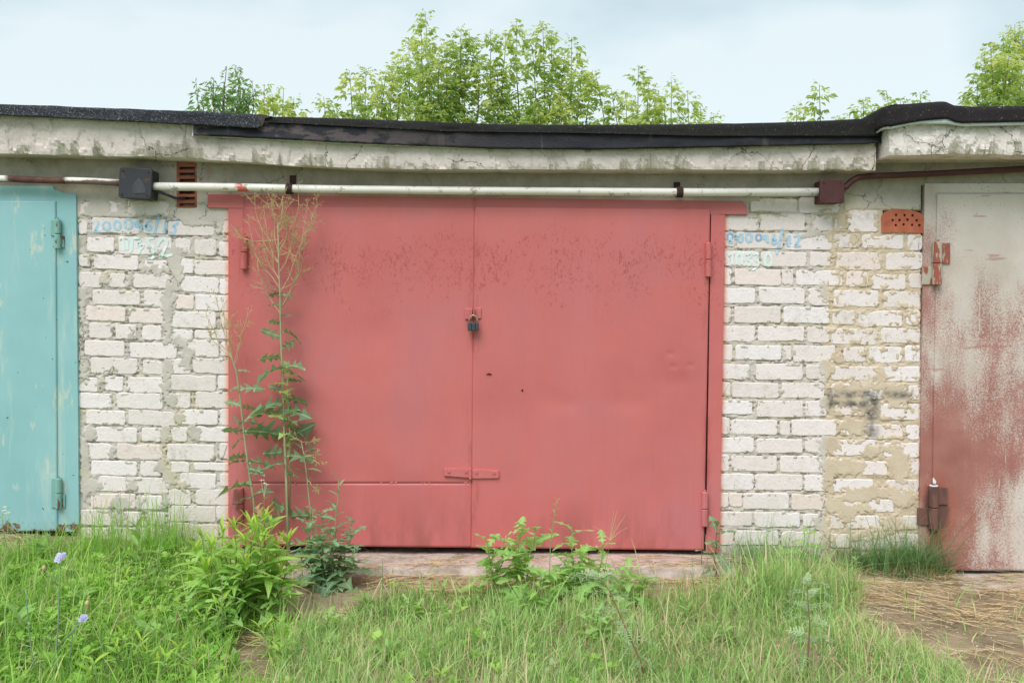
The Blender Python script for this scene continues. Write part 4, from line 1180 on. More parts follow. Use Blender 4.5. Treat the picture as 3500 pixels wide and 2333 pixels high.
# ================================================================ conduits and boxes under the eave
def pipe_thing(name, label, pts, r, mat, sides=12, brackets=()):
    q = [P(x, y, Y) for x, y, Y in pts]
    t = thing(name, label, 'pipe', q[0])
    bm = bmesh.new(); add_tube(bm, q, r, sides); bm_obj('tube', bm, mat, t, True)
    for (x, y0, y1, Y) in brackets:
        bm = bmesh.new()
        a, b = P(x - 11, y1, Y), P(x + 11, y0, Y)
        add_box(bm, a.x, b.x, 0.0 - 0.008, -0.002, P(0, y0 + 38, 0).z, b.z, 0.001)
        c = P(x, (y1 + y1 - 30) / 2, Y)
        ring = [c + Vector((0, math.cos(R(k)) * (r + 0.004), math.sin(R(k)) * (r + 0.004))) for k in range(20, 345, 25)]
        add_box(bm, a.x + 0.004, b.x - 0.004, Y, -0.006, c.z + r + 0.004, c.z + r + 0.008)
        for k in range(len(ring) - 1):
            add_box_between(bm, ring[k], ring[k + 1], 0.017, 0.003)
        bm_obj('bracket', bm, M['rust'], t)
    return t
def add_box_between(bm, p, q, hw, th):
    d = (q - p); L = d.length; d.normalize()
    x = Vector((1, 0, 0)); n_ = d.cross(x)
    vs = [bm.verts.new(v) for v in (p - x * hw, p + x * hw, q + x * hw, q - x * hw, p - x * hw + n_ * th, p + x * hw + n_ * th, q + x * hw + n_ * th, q - x * hw + n_ * th)]
    for f_ in ((0, 1, 2, 3), (7, 6, 5, 4), (0, 4, 5, 1), (1, 5, 6, 2), (2, 6, 7, 3), (3, 7, 4, 0)): bm.faces.new([vs[i] for i in f_])
YP = -0.075
pipe_thing('conduit_pipe', 'long white painted steel conduit above the red gate', [(526, 637, YP), (800, 640, YP), (1100, 646.5, YP), (1600, 652, YP), (2300, 657, YP), (2800, 656, YP)], 0.0212, M['pipe'], 16,
           ((990, 593, 661, YP), (2322, 616, 672, YP)))
pipe_thing('conduit_pipe', 'rusty white conduit above the teal gate', [(-1500, 590, YP), (-200, 608, YP), (40, 611, YP), (90, 614, YP), (180, 617, YP), (250, 617, YP), (330, 620, YP), (425, 626, YP)], 0.0175, M['rustpipe'], 14)
pipe_thing('conduit_pipe', 'maroon conduit bending up below the raised pale eave', [(2872, 648, YP), (2890, 640, YP), (2912, 618, YP), (2935, 606, YP), (2975, 602, YP), (3200, 593, YP), (3500, 577, YP), (4800, 540, YP)], 0.0165, M['maroon'], 10)
bm = bmesh.new(); add_tube(bm, [P(518, 643, -0.07), P(540, 654, -0.07), P(570, 666, -0.06), P(600, 677, -0.035), P(622, 680, -0.01), P(640, 680, 0.03)], 0.0075, 8)
cb_ = bm_obj('cable', bm, M['cable'], None, True); tag(cb_, 'short black cable from the black junction box into the vent brick', 'cable')
def jbox(name, label, c, w, h, rot, mat, d=0.085):
    ctr = P(c[0], c[1], -0.08)
    t = thing(name, label, 'junction box', ctr)
    mt = Matrix.Translation(ctr) @ Matrix.Rotation(rot, 4, 'Y')
    def piece(nm, fn, mt_=mat):
        bm = bmesh.new(); fn(bm); bm.transform(mt); return bm_obj(nm, bm, mt_, t)
    piece('case', lambda bm: add_box(bm, -w / 2 + 0.006, w / 2 - 0.006, -0.02, 0.079, -h / 2 + 0.006, h / 2 - 0.006, 0.006))
    def lid(bm):
        bmesh_box = add_box(bm, -w / 2, w / 2, -0.034, -0.018, -h / 2, h / 2)
        es = [e for e in bm.edges if abs(e.verts[0].co.y - e.verts[1].co.y) > 0.01]
        bmesh.ops.bevel(bm, geom=es, offset=0.018, segments=4, profile=0.5, affect='EDGES')
        ff_ = [f_ for f_ in bm.faces if f_.normal.y < -0.9 or all(v.co.y < -0.033 for v in f_.verts)]
        bmesh.ops.bevel(bm, geom=list({e for f_ in ff_ for e in f_.edges}), offset=0.005, segments=2, profile=0.5, affect='EDGES')
    piece('lid', lid)
    for sx in (-1, 1):
        for sz in (-1, 1):
            piece('screw', lambda bm: add_cyl(bm, (sx * (w / 2 - 0.02), -0.035, sz * (h / 2 - 0.02)), (0, 1, 0), 0.005, 0.005, 8), M['rust'])
    return t
jb = jbox('junction_box', 'tilted black square junction box at the end of the white conduit', (471, 629), 0.172, 0.162, R(3), M['black'])
bm = bmesh.new(); add_prism(bm, pxpoly([(451, 640), (456, 662), (497, 660), (500, 648), (488, 622), (474, 608), (460, 622)], -0.115), -0.1160, -0.112, 0.001)
bm_obj('worn_patch', bm, mat_plain('scuffed_metal', lin(72, 76, 82), 0.5, 0.4, 0.3, 25), jb)
jbox('junction_box', 'dark maroon square junction box on the right end of the white conduit', (2837, 656), 0.128, 0.128, 0, M['maroon'])
# ================================================================ trees behind the garages
M.update(
    maple=mat_leaf('maple_leaves', lin(136, 174, 92), lin(234, 236, 152), None, 0.6, True),
    cherry=mat_leaf('dark_tree_leaves', lin(104, 146, 88), lin(156, 188, 122), None, 0.5, True),
    bark=mat_plain('young_bark', lin(120, 116, 92), 0.85, 0.2, 0.35, 18),
)
def leaflets(base, rach, L, rng, kind, dep):
    "compound leaves: arrays of leaf base, rachis direction, leaf length -> rhombic leaflets"
    n = len(base)
    up = np.array([0, 0, 1.0])
    side = np.cross(rach, up); side /= np.linalg.norm(side, axis=1, keepdims=True) + 1e-6
    V, T_ = [], []
    spec = [(0.45, 1), (0.45, -1), (0.72, 1), (0.72, -1), (1.0, 0)] if kind == 'maple' else [(0.25, 0)]
    patch = fbm(base[:, 0] * 2.2 + base[:, 1], base[:, 2] * 2.2, 44)
    tint = np.clip(0.62 - 0.16 * dep + (patch - 0.5) * 1.1 + rng.normal(0, 0.2, n), 0, 1)
    for (t, s) in spec:
        o = base + rach * (L * t)[:, None]
        d = rach * (0.75 if s else 1.0) + side * s * 0.75 + np.array([0, 0, -1.0]) * rng.uniform(0.35, 1.1, (n, 1))
        d += rng.normal(0, 0.18, (n, 3)); d /= np.linalg.norm(d, axis=1, keepdims=True)
        ll = L * (rng.uniform(0.5, 0.72, n) if kind == 'maple' else rng.uniform(0.9, 1.3, n))
        wv = np.cross(d, up + rng.normal(0, 0.45, (n, 3))); wv /= np.linalg.norm(wv, axis=1, keepdims=True) + 1e-6
        w = ll * (0.24 if kind == 'maple' else 0.15)
        nn = np.cross(wv, d)
        a = o; c = o + d * ll[:, None] - nn * (ll * 0.12)[:, None]
        mid = o + d * (ll * 0.42)[:, None]
        b = mid + wv * w[:, None] + nn * (w * 0.35)[:, None]; e = mid - wv * w[:, None] + nn * (w * 0.35)[:, None]
        V.append(np.stack([a, b, c, e], 1)); T_.append(np.repeat(np.clip(tint + rng.normal(0, 0.08, n), 0, 1), 4))
    V = np.concatenate(V).reshape(-1, 3); T_ = np.concatenate(T_)
    q = len(V) // 4
    i = np.arange(q) * 4
    f = np.stack([i, i + 1, i + 2, i, i + 2, i + 3], -1).reshape(-1, 3)
    return V, f, T_
def tree(name, label, base_px, Y, tips, kind='maple', seed=0, depth=0.5, dens=1.0, reach=0.2, leafL=0.175, fill=0, down=1.7, forkz=1.3, group='trees behind the garages'):
    rng = np.random.default_rng(seed)
    bx = P(base_px, 0, Y).x; bz = float(gz(bx, Y))
    t = thing(name, label, 'tree', (bx, Y, bz - 0.05), group)
    tipv = [np.array(P(px, py, Y + rng.uniform(-depth, depth))) for px, py in tips]
    xs = sorted(tips); ex = [p[0] for p in xs]; ey = [p[1] for p in xs]
    for k in range(fill):
        px = rng.uniform(min(ex), max(ex)); py = np.interp(px, ex, ey) + rng.uniform(90, 300)
        tipv.append(np.array(P(px, py, Y + rng.uniform(-depth * 1.4, depth * 1.4))))
    fork = np.array([bx, Y, bz + forkz])
    bm = bmesh.new()
    add_tube(bm, [(bx, Y, bz - 0.1), (bx + 0.02, Y, bz + 0.5), tuple(fork), (bx, Y + 0.03, bz + forkz + 0.7)], [0.09, 0.075, 0.06, 0.03], 8)
    bm_obj('trunk', bm, M['bark'], t, True)
    LB, LR, LL, LD = [], [], [], []
    for tp in tipv:
        st = fork + np.array([rng.normal(0, 0.03), rng.normal(0, 0.03), rng.uniform(-0.3, 0.4)])
        m1 = st * 0.45 + tp * 0.55; q_ = 0.8 if kind == 'maple' else 0.55; m1[:2] = st[:2] * (1 - q_) + tp[:2] * q_
        wob = np.array([1, 1, 0.2]) * (0.06 if kind == 'maple' else 0.10)
        cps = [st, st * 0.7 + m1 * 0.3 + rng.normal(0, 1, 3) * wob, m1 + rng.normal(0, 1, 3) * wob, m1 * 0.5 + tp * 0.5 + rng.normal(0, 1, 3) * wob * 0.8, tp]
        bm = bmesh.new(); add_tube(bm, [tuple(c) for c in cps], [0.028, 0.022, 0.014, 0.009, 0.003], 5, False)
        bm_obj('limb', bm, M['bark'], t, True)
        pts = np.array(cps); seg = np.linalg.norm(np.diff(pts, axis=0), axis=1); cum = np.concatenate([[0], np.cumsum(seg)]); Lt = cum[-1]
        n = int((44 if kind == 'maple' else 90) * dens * down)
        d = down * rng.power(1.25, n)                                       # distance below the tip
        d = np.concatenate([np.arange(0.0, 0.35, 0.028), d]); n = len(d)
        s_ = np.clip(Lt - d, 0, Lt)
        b = np.stack([np.interp(s_, cum, pts[:, k]) for k in range(3)], -1)
        az = rng.uniform(0, 2 * np.pi, n)
        out = np.stack([np.cos(az), np.sin(az), rng.uniform(0.0, 0.55, n)], -1)
        rad = np.minimum(reach * (0.05 + 0.62 * d), 0.27) * rng.uniform(0.0, 1.0, n)
        LB.append(b + out * rad[:, None]); 
        r = out + rng.normal(0, 0.25, (n, 3)); r[:, 2] += 0.15; r /= np.linalg.norm(r, axis=1, keepdims=True)
        LD.append(d); LR.append(r); LL.append(leafL * rng.uniform(0.7, 1.15, n) * np.clip(0.5 + d * 1.6, 0.5, 1.0))
    V, f, T_ = leaflets(np.concatenate(LB), np.concatenate(LR), np.concatenate(LL), rng, kind, np.concatenate(LD))
    # young growth at the shoot ends is yellower
    me = fastmesh('crown', V, f.ravel(), np.full(len(f), 3), {'tint': T_})
    new_obj('crown', me, M['maple' if kind == 'maple' else 'cherry'], t)
    return t
tree('maple_tree', 'tallest light green maple whose thin leading shoot rises above the red gate', 1520, 9.2,
     [(1454, 42), (1397, 128), (1440, 120), (1470, 150), (1528, 137), (1576, 95), (1605, 110), (1640, 190), (1375, 190), (1500, 200), (1560, 170)], seed=1, dens=1.0, fill=5)
tree('maple_tree', 'broad bushy maple with several level shoots behind the padlock side of the red roof', 1800, 9.6,
     [(1677, 113), (1730, 125), (1766, 68), (1855, 80), (1885, 107), (1954, 128), (1992, 211), (1820, 160), (1700, 230), (1930, 190), (2025, 240)], seed=2, dens=1.0, fill=6)
tree('maple_tree', 'low yellowish maple between the dark tree and the tallest maple', 1240, 8.6,
     [(1106, 330), (1195, 241), (1251, 232), (1344, 220), (1320, 245), (1150, 370), (1290, 310), (1370, 290)], seed=3, dens=0.95, fill=6, reach=0.17)
tree('maple_tree', 'airy maple with three pointed shoots right of the broad bushy one', 2150, 9.0,
     [(2038, 262), (2089, 309), (2182, 226), (2217, 268), (2140, 330), (2240, 330)], seed=4, dens=0.85, fill=3, reach=0.17)
tree('maple_tree', 'small maple whose foliage tapers down to the sagging roof', 2330, 8.8,
     [(2296, 274), (2350, 312), (2395, 363), (2270, 330), (2440, 395)], seed=5, dens=0.85, fill=3, reach=0.15)
tree('maple_tree', 'sparse young maple with one slender shoot standing alone over the roof', 2800, 8.4,
     [(2723, 366), (2800, 287), (2870, 395), (2745, 390)], seed=6, dens=0.7, reach=0.13, down=1.3)
tree('maple_tree', 'young maple shoots just left of the raised roof corner', 2960, 8.7,
     [(2950, 338), (2905, 395), (2985, 380)], seed=7, dens=0.7, reach=0.13, down=1.3)
tree('maple_tree', 'thin maple sprigs peeping over the raised roof corner', 3090, 8.9,
     [(3030, 309), (3077, 338), (3144, 315), (3180, 350)], seed=8, dens=0.6, reach=0.14, down=1.2)
tree('maple_tree', 'dense tall maple above the rusty grey gate', 3450, 8.8,
     [(3469, 83), (3385, 145), (3428, 121), (3366, 190), (3340, 270), (3498, 102), (3540, 130), (3410, 200), (3450, 180), (3306, 330), (3580, 160)], seed=9, dens=1.2, fill=6, reach=0.2)
tree('cherry_tree', 'darker green narrow-leaved tree left of the maples', 790, 8.8,
     [(802, 220), (775, 228), (671, 283), (705, 278), (730, 265), (823, 229), (862, 277), (690, 330), (880, 310), (760, 300), (840, 300)], kind='cherry', seed=10, dens=1.25, reach=0.2, leafL=0.125, fill=9, depth=0.35, down=1.3, forkz=2.9)
tree('maple_tree', 'drooping maple branch with dangling leaves beside the dark tree', 930, 8.6,
     [(903, 292), (969, 306), (1005, 333), (1046, 385), (930, 330)], seed=11, dens=0.7, reach=0.15, down=1.1)

# ================================================================ grass, straw, gravel
def inpoly(px, py, poly):
    ins = np.zeros(px.shape, bool); n = len(poly); j = n - 1
    for i in range(n):
        xi, yi = poly[i]; xj, yj = poly[j]
        c = ((yi > py) != (yj > py)) & (px < (xj - xi) * (py - yi) / (yj - yi + 1e-9) + xi)
        ins ^= c; j = i
    return ins
BARE = [
 [(2890, 1940), (3900, 1930), (3900, 2500), (3480, 2420), (3240, 2285), (3050, 2180), (2940, 2070)],
 [(990, 1800), (2560, 1830), (2620, 1930), (2570, 2020), (2250, 2050), (1900, 2060), (1600, 2070), (1420, 2035), (1260, 2055), (1190, 2120), (1010, 2165), (920, 2110), (955, 1900)],
 [(-300, 1700), (330, 1740), (340, 1845), (240, 1905), (0, 1915), (-300, 1915)],
 [(770, 2190), (890, 2160), (950, 2230), (930, 2360), (800, 2360)],
]
def project(x, y, z):
    s = F_PX / (DIST + y)
    return CX + x * s, HY - (z - CAMZ) * s
def bare(x, y, z):
    px, py = project(x, y, z)
    wx = px + (fbm(x * 7, y * 7, 51) - 0.5) * 110; wy = py + (fbm(x * 7, y * 7, 52) - 0.5) * 70
    b = np.zeros(px.shape, bool)
    for p in BARE: b |= inpoly(wx, wy, p)
    return b, px, py
def blade_mesh(name, x, y, z, h, az, lean, w, tint, mat, levels=(0, 0.4, 0.75), rise=1.0, label=None, cat='grass'):
    n = len(x)
    ld = np.stack([np.cos(az), np.sin(az), np.zeros(n)], -1)
    sd_ = np.stack([-np.sin(az), np.cos(az), np.zeros(n)], -1)
    base = np.stack([x, y, z], -1)
    V = []
    for t in list(levels) + [1.0]:
        c = base + ld * (lean * h * t ** 1.7)[:, None]
        c[:, 2] += h * rise * (t - 0.32 * np.clip(lean, 0, 1.6) * t ** 2.2)
        if t == 1.0: V.append(c[:, None, :])
        else:
            ww = (w * (1 - 0.55 * t ** 1.5))[:, None]
            V.append(np.stack([c - sd_ * ww, c + sd_ * ww], 1))
    V = np.concatenate(V, 1); m_ = V.shape[1]; k = len(levels)
    i = np.arange(n)[:, None] * m_
    fq = [np.concatenate([i + 2 * a, i + 2 * a + 1, i + 2 * a + 3, i + 2 * a + 2], 1) for a in range(k - 1)]
    ft = np.concatenate([i + 2 * k - 2, i + 2 * k - 1, i + 2 * k], 1)
    loops = np.concatenate([np.stack(fq, 1).reshape(-1), ft.reshape(-1)])
    sizes = np.concatenate([np.full(n * (k - 1), 4), np.full(n, 3)])
    me = fastmesh(name, V.reshape(-1, 3), loops, sizes, {'tint': np.repeat(tint, m_)})
    o = new_obj(name, me, mat)
    o['kind'] = 'stuff'
    if label: tag(o, label, cat)
    return o
M['grass'] = mat_blades('grass_blades', [(0.0, lin(116, 162, 80)), (0.3, lin(158, 204, 112)), (0.55, lin(190, 222, 140)), (0.75, lin(214, 228, 162)), (0.88, lin(224, 212, 170)), (1.0, lin(226, 208, 174))], 0.42)
M['bluegrass'] = mat_blades('blue_grass_blades', [(0.0, lin(106, 148, 92)), (0.5, lin(146, 184, 122)), (0.85, lin(178, 200, 140)), (1.0, lin(200, 180, 140))], 0.4)
M['straw'] = mat_blades('straw', [(0.0, lin(166, 138, 98)), (0.4, lin(212, 186, 140)), (0.75, lin(230, 208, 166)), (1.0, lin(196, 176, 146))], 0.1)
N = 185000
gx_ = RNG.uniform(-3.4, 3.4, N); gy_ = RNG.uniform(-2.5, -0.02, N)
gz_ = gz(gx_, gy_)
b_, px_, py_ = bare(gx_, gy_, gz_)
thin = fbm(gx_ * 4, gy_ * 4, 55)
keep = (~b_ & (RNG.random(N) < (0.35 + 1.3 * sstep(0.28, 0.55, thin)) * (0.25 + 0.75 * sstep(0.08, 0.35, -gy_)))) | (b_ & (RNG.random(N) < 0.018))
gx_, gy_, gz_, px_, py_, b_ = [a[keep] for a in (gx_, gy_, gz_, px_, py_, b_)]
n = len(gx_)
tall = fbm(gx_ * 1.7, gy_ * 1.7, 56)
h = (0.030 + 0.098 * tall) * RNG.gamma(4.0, 0.24, n) * (0.55 + 0.45 * sstep(0.0, 0.5, -gy_))
rightclump = np.exp(-(((px_ - 2690) / 170) ** 2 + ((py_ - 2010) / 85) ** 2))
h = h * (1 + 0.5 * rightclump) + 0.0 * (px_ < 700)
dry = 0.08 + 0.06 * (fbm(gx_ * 5, gy_ * 5, 59) > 0.55) + 0.15 * sstep(900, 1500, px_) * (0.5 + sstep(0.45, 0.6, fbm(gx_ * 3, gy_ * 3, 57)))
tint = np.clip(0.12 + 0.55 * fbm(gx_ * 2.6, gy_ * 2.6, 58) + RNG.normal(0, 0.2, n) - 0.08 * (px_ < 800), 0, 0.78)
tint = np.where(RNG.random(n) < dry, RNG.uniform(0.82, 1, n), tint)
M['grass_left'] = mat_blades('lush_grass_blades', [(0.0, lin(116, 166, 64)), (0.3, lin(158, 208, 92)), (0.55, lin(190, 226, 116)), (0.75, lin(206, 222, 140)), (0.88, lin(222, 210, 164)), (1.0, lin(224, 206, 172))], 0.42)
az_ = RNG.uniform(0, 2 * np.pi, n); ln_ = np.abs(RNG.normal(0.6, 0.4, n)); wd_ = RNG.uniform(0.0011, 0.0024, n) * np.where(RNG.random(n) < 0.07, 1.8, 1.0)
lush = px_ + (fbm(gx_ * 3, gy_ * 3, 65) - 0.5) * 700 < 900
for k_, mt_, lb_ in ((lush, M['grass_left'], 'lush short green grass before the teal gate and the goldenrod bush'), (~lush, M['grass'], 'short grass with dry blades before the red gate and the right brick pier')):
    blade_mesh('grass', gx_[k_], gy_[k_], gz_[k_] - 0.006, h[k_], az_[k_], ln_[k_], wd_[k_], tint[k_], mt_, label=lb_)
def clump(name, spots, nper, hr, tr, mat, label, wr=(0.0008, 0.0016), lean=(0.35, 0.25)):
    X, Y, Z, Hh, Tt = [], [], [], [], []
    for (px, py, rx, ry, k) in spots:
        c = G(px, py); m_ = int(nper * k)
        x = c.x + RNG.normal(0, rx / S, m_); y = np.minimum(c.y + RNG.normal(0, ry, m_), -0.03)
        X.append(x); Y.append(y); Z.append(gz(x, y)); Hh.append((hr[0] + (hr[1] - hr[0]) * RNG.beta(1.3, 2.0, m_)) * np.sqrt(k)); Tt.append(np.clip(RNG.normal(tr, 0.16, m_), 0, 1))
    X, Y, Z, Hh, Tt = map(np.concatenate, (X, Y, Z, Hh, Tt)); n = len(X)
    return blade_mesh(name, X, Y, Z - 0.01, Hh, RNG.uniform(0, 2 * np.pi, n), np.abs(RNG.normal(lean[0], lean[1], n)), RNG.uniform(wr[0], wr[1], n), Tt, mat, (0, 0.3, 0.6, 0.85), label=label)
clump('tall_grass', [(345, 1895, 50, 0.09, 1.0), (545, 1890, 52, 0.09, 1.25), (440, 1890, 70, 0.08, 0.7), (250, 1900, 50, 0.06, 0.5), (620, 1885, 50, 0.06, 0.5), (120, 1930, 60, 0.07, 0.4)], 250, (0.08, 0.40), 0.26, M['grass_left'],
      'tall thin green grass tufts along the brick pier beside the teal gate')
clump('tall_grass', [(2960, 1945, 60, 0.08, 0.8), (3080, 1955, 60, 0.08, 1.2), (3150, 1952, 40, 0.05, 1.0), (2880, 1925, 45, 0.05, 0.5)], 330, (0.08, 0.46), 0.42, M['bluegrass'],
      'tall blue-green grass tufts at the foot of the tan pier by the rusty gate', (0.0011, 0.0022), (0.6, 0.3))
clump('tall_grass', [(2520, 1905, 40, 0.05, 0.5), (2580, 1905, 50, 0.05, 0.6), (2700, 1915, 60, 0.06, 0.7), (2660, 1960, 90, 0.09, 1.0)], 170, (0.07, 0.42), 0.45, M['bluegrass'],
      'loose grass tufts under the white brick pier right of the red gate', (0.0009, 0.0018), (0.5, 0.3))
m_ = 900
x = RNG.uniform(-2.6, 2.3, m_); y = RNG.uniform(-1.9, -0.35, m_); z = gz(x, y)
b_, px_, py_ = bare(x, y, z); x, y, z = x[~b_], y[~b_], z[~b_]; m_ = len(x)
blade_mesh('tall_grass', x, y, z - 0.01, RNG.uniform(0.12, 0.26, m_), RNG.uniform(0, 6.28, m_), np.abs(RNG.normal(0.55, 0.35, m_)), RNG.uniform(0.0009, 0.0022, m_), np.where(RNG.random(m_) < 0.35, RNG.uniform(0.8, 1, m_), RNG.uniform(0.1, 0.7, m_)), M['bluegrass'],
           (0, 0.3, 0.6, 0.85), label='loose long grass stalks standing above the lawn')
# dry tuft at the foot of the rusty gate
c = G(3110, 1962); m_ = 420
x = c.x + RNG.normal(0, 0.10, m_); y = c.y + RNG.normal(-0.02, 0.03, m_)
blade_mesh('dry_grass', x, y, gz(x, y) - 0.005, RNG.uniform(0.05, 0.14, m_), RNG.uniform(0, 6.28, m_), np.abs(RNG.normal(1.1, 0.4, m_)), RNG.uniform(0.0007, 0.0013, m_), RNG.uniform(0.0, 0.8, m_), M['straw'],
           (0, 0.3, 0.6, 0.85), label='brown dead grass tuft below the tall grass by the rusty gate')
# straw: mown stalks lying about
N = 44000
x = RNG.uniform(-3.4, 3.4, N); y = RNG.uniform(-2.3, -0.03, N); z = gz(x, y)
b_, px_, py_ = bare(x, y, z)
pz = np.where(b_, 0.75, 0.05) * (0.12 + 1.1 * sstep(0.42, 0.62, fbm(x * 3.0, y * 7, 61)))
pz = np.where((px_ > 820) & (px_ < 2200) & (py_ < 1935), 0.16, pz)
k_ = RNG.random(N) < pz
x, y, z, px_ = x[k_], y[k_], z[k_], px_[k_]; n = len(x)
az = RNG.normal(0.0, 0.55, n) * (0.4 + 1.2 * fbm(x * 3, y * 3, 63)) + np.where(px_ > 2850, -0.30, 0.0) + np.pi * (RNG.random(n) < 0.5)
onsill = (y > -0.30) & (x > P(820, 0).x) & (x < P(2520, 0).x)
z = np.where(onsill, np.maximum(z, -0.018), z)
L = 0.025 + 0.20 * RNG.beta(1.2, 2.8, n)
dv = np.stack([np.cos(az), np.sin(az)], -1); sv = np.stack([-np.sin(az), np.cos(az)], -1)
w = RNG.uniform(0.0006, 0.0014, n); V = []
lift0 = RNG.uniform(0.003, 0.020, n); bow = RNG.normal(0, 0.05, n) * L
for t in (-0.5, 0.0, 0.5):
    cx = x + dv[:, 0] * L * t + sv[:, 0] * bow * (1 - 4 * t * t); cy = y + dv[:, 1] * L * t + sv[:, 1] * bow * (1 - 4 * t * t)
    cy = np.minimum(cy, -0.026)
    cz = gz(cx, cy) + lift0 + RNG.uniform(0, 0.008, n)
    cz = np.where(onsill, np.maximum(cz, -0.012 + lift0 * 0.5), cz)
    V.append(np.stack([np.stack([cx - sv[:, 0] * w, cy - sv[:, 1] * w, cz], -1), np.stack([cx + sv[:, 0] * w, cy + sv[:, 1] * w, cz + w * 0.7], -1)], 1))
V = np.concatenate(V, 1); i = np.arange(n)[:, None] * 6
f = np.stack([np.concatenate([i, i + 1, i + 3, i + 2], 1), np.concatenate([i + 2, i + 3, i + 5, i + 4], 1)], 1).reshape(-1, 4)
me = fastmesh('straw', V.reshape(-1, 3), f.ravel(), np.full(len(f), 4), {'tint': np.repeat(RNG.random(n), 6)})
o = new_obj('straw', me, M['straw']); o['kind'] = 'stuff'; tag(o, 'dry mown straw lying on the bare ground', 'straw')
# gravel
N = 2600
x = RNG.uniform(-3.2, 3.6, N); y = RNG.uniform(-2.2, -0.05, N); z = gz(x, y)
b_, px_, py_ = bare(x, y, z); k_ = b_ & ((px_ > 2900) | (RNG.random(N) < 0.25))
x, y, z = x[k_], y[k_], z[k_]; n = len(x)
r_ = RNG.uniform(0.002, 0.007, n) * np.where(RNG.random(n) < 0.06, 2.2, 1)
oc = np.array([(1, 0, 0), (-1, 0, 0), (0, 1, 0), (0, -1, 0), (0, 0, 1), (0, 0, -1)], float)
tri = np.array([(0, 2, 4), (2, 1, 4), (1, 3, 4), (3, 0, 4), (2, 0, 5), (1, 2, 5), (3, 1, 5), (0, 3, 5)])
V = oc[None] * r_[:, None, None] * RNG.uniform(0.6, 1.3, (n, 6, 1)); V[:, :, 2] *= 0.6
V += np.stack([x, y, z + 0.001], -1)[:, None, :]
f = (tri[None] + (np.arange(n) * 6)[:, None, None]).reshape(-1, 3)
me = fastmesh('gravel', V.reshape(-1, 3), f.ravel(), np.full(len(f), 3))
o = new_obj('gravel', me, mat_plain('pebble', lin(206, 198, 184), 0.9, 0.2, 0.35, 9)); o['kind'] = 'stuff'; tag(o, 'small pale stones scattered on the bare ground', 'gravel')

# ================================================================ weeds
M.update(
    lettuce=mat_leaf('lettuce_leaf', lin(106, 140, 104), lin(138, 170, 124), lin(190, 206, 168), 0.3),
    lettuce_d=mat_leaf('dark_weed_leaf', lin(120, 158, 122), lin(150, 188, 138), lin(194, 212, 176), 0.38),
    youngl=mat_leaf('young_lettuce_leaf', lin(158, 208, 120), lin(192, 228, 140), lin(214, 232, 174), 0.48),
    golden=mat_leaf('goldenrod_leaf', lin(146, 196, 90), lin(182, 222, 112), lin(198, 226, 144), 0.46),
    golden_t=mat_leaf('goldenrod_tip_leaf', lin(168, 206, 78), lin(190, 218, 92), None, 0.4),
    dock=mat_leaf('broad_leaf', lin(134, 182, 96), lin(162, 202, 116), lin(186, 214, 146), 0.4),
    mug=mat_leaf('mugwort_leaf', lin(158, 186, 140), lin(190, 210, 168), None, 0.3),
    dead=mat_leaf('withered_leaf', lin(180, 150, 110), lin(204, 170, 132), None, 0.2),
    stem=mat_plain('green_stem', lin(150, 166, 112), 0.7, 0.3, 0.25, 12, bump=0),
    stem_p=mat_plain('pale_stem', lin(172, 176, 136), 0.7, 0.3, 0.25, 12, bump=0),
    stem_r=mat_plain('reddish_stem', lin(142, 112, 88), 0.7, 0.3, 0.3, 12, bump=0),
    stem_b=mat_plain('blue_grey_stem', lin(140, 162, 140), 0.7, 0.3, 0.25, 12, bump=0),
    twig=mat_plain('flower_twig', lin(214, 190, 146), 0.8, 0.2, 0.25, 20, bump=0),
    bud=mat_plain('green_bud', lin(182, 190, 122), 0.8, 0.2, 0.3, 40, bump=0),
    lilac=mat_leaf('lilac_petal', lin(200, 198, 238), lin(218, 216, 244), None, 0.3),
    whitef=mat_plain('white_floret', lin(228, 230, 214), 0.8, 0.2, 0.1, 30, bump=0),
    spike=mat_plain('seed_spike', lin(168, 160, 104), 0.85, 0.2, 0.3, 60),
)
def strip_leaf(name, ts, hw, droop, fold, back=0.0, wave=0.0, seed=0):
    rr = random.Random(seed)
    V, F_ = [], []
    for i, t in enumerate(ts):
        z = -droop * t * t + 0.06 * t
        wl_ = hw[i] * (1 + rr.uniform(-0.12, 0.12)); wr_ = hw[i] * (1 + rr.uniform(-0.12, 0.12))
        wz = wave * math.sin(t * 17 + seed)
        V += [(-wl_, t - back * wl_, z + fold * wl_ + wz), (0, t, z), (wr_, t - back * wr_, z + fold * wr_ - wz)]
    for i in range(len(ts) - 1):
        a = 3 * i; F_ += [(a, a + 1, a + 4, a + 3), (a + 1, a + 2, a + 5, a + 4)]
    me = pymesh(name, V, F_)
    me.polygons.foreach_set('use_smooth', [True] * len(F_))
    return me
def lance(k, w=0.11, droop=0.3):
    ts = [0, 0.08, 0.2, 0.35, 0.5, 0.65, 0.8, 0.92, 1.0]
    return [strip_leaf('leaf', ts, [max(0.004, w * math.sin(math.pi * min(1, t * 0.92 + 0.04)) ** 1.1) for t in ts], droop * (0.6 + 0.4 * i), 0.35, 0, 0.006, i) for i in range(k)]
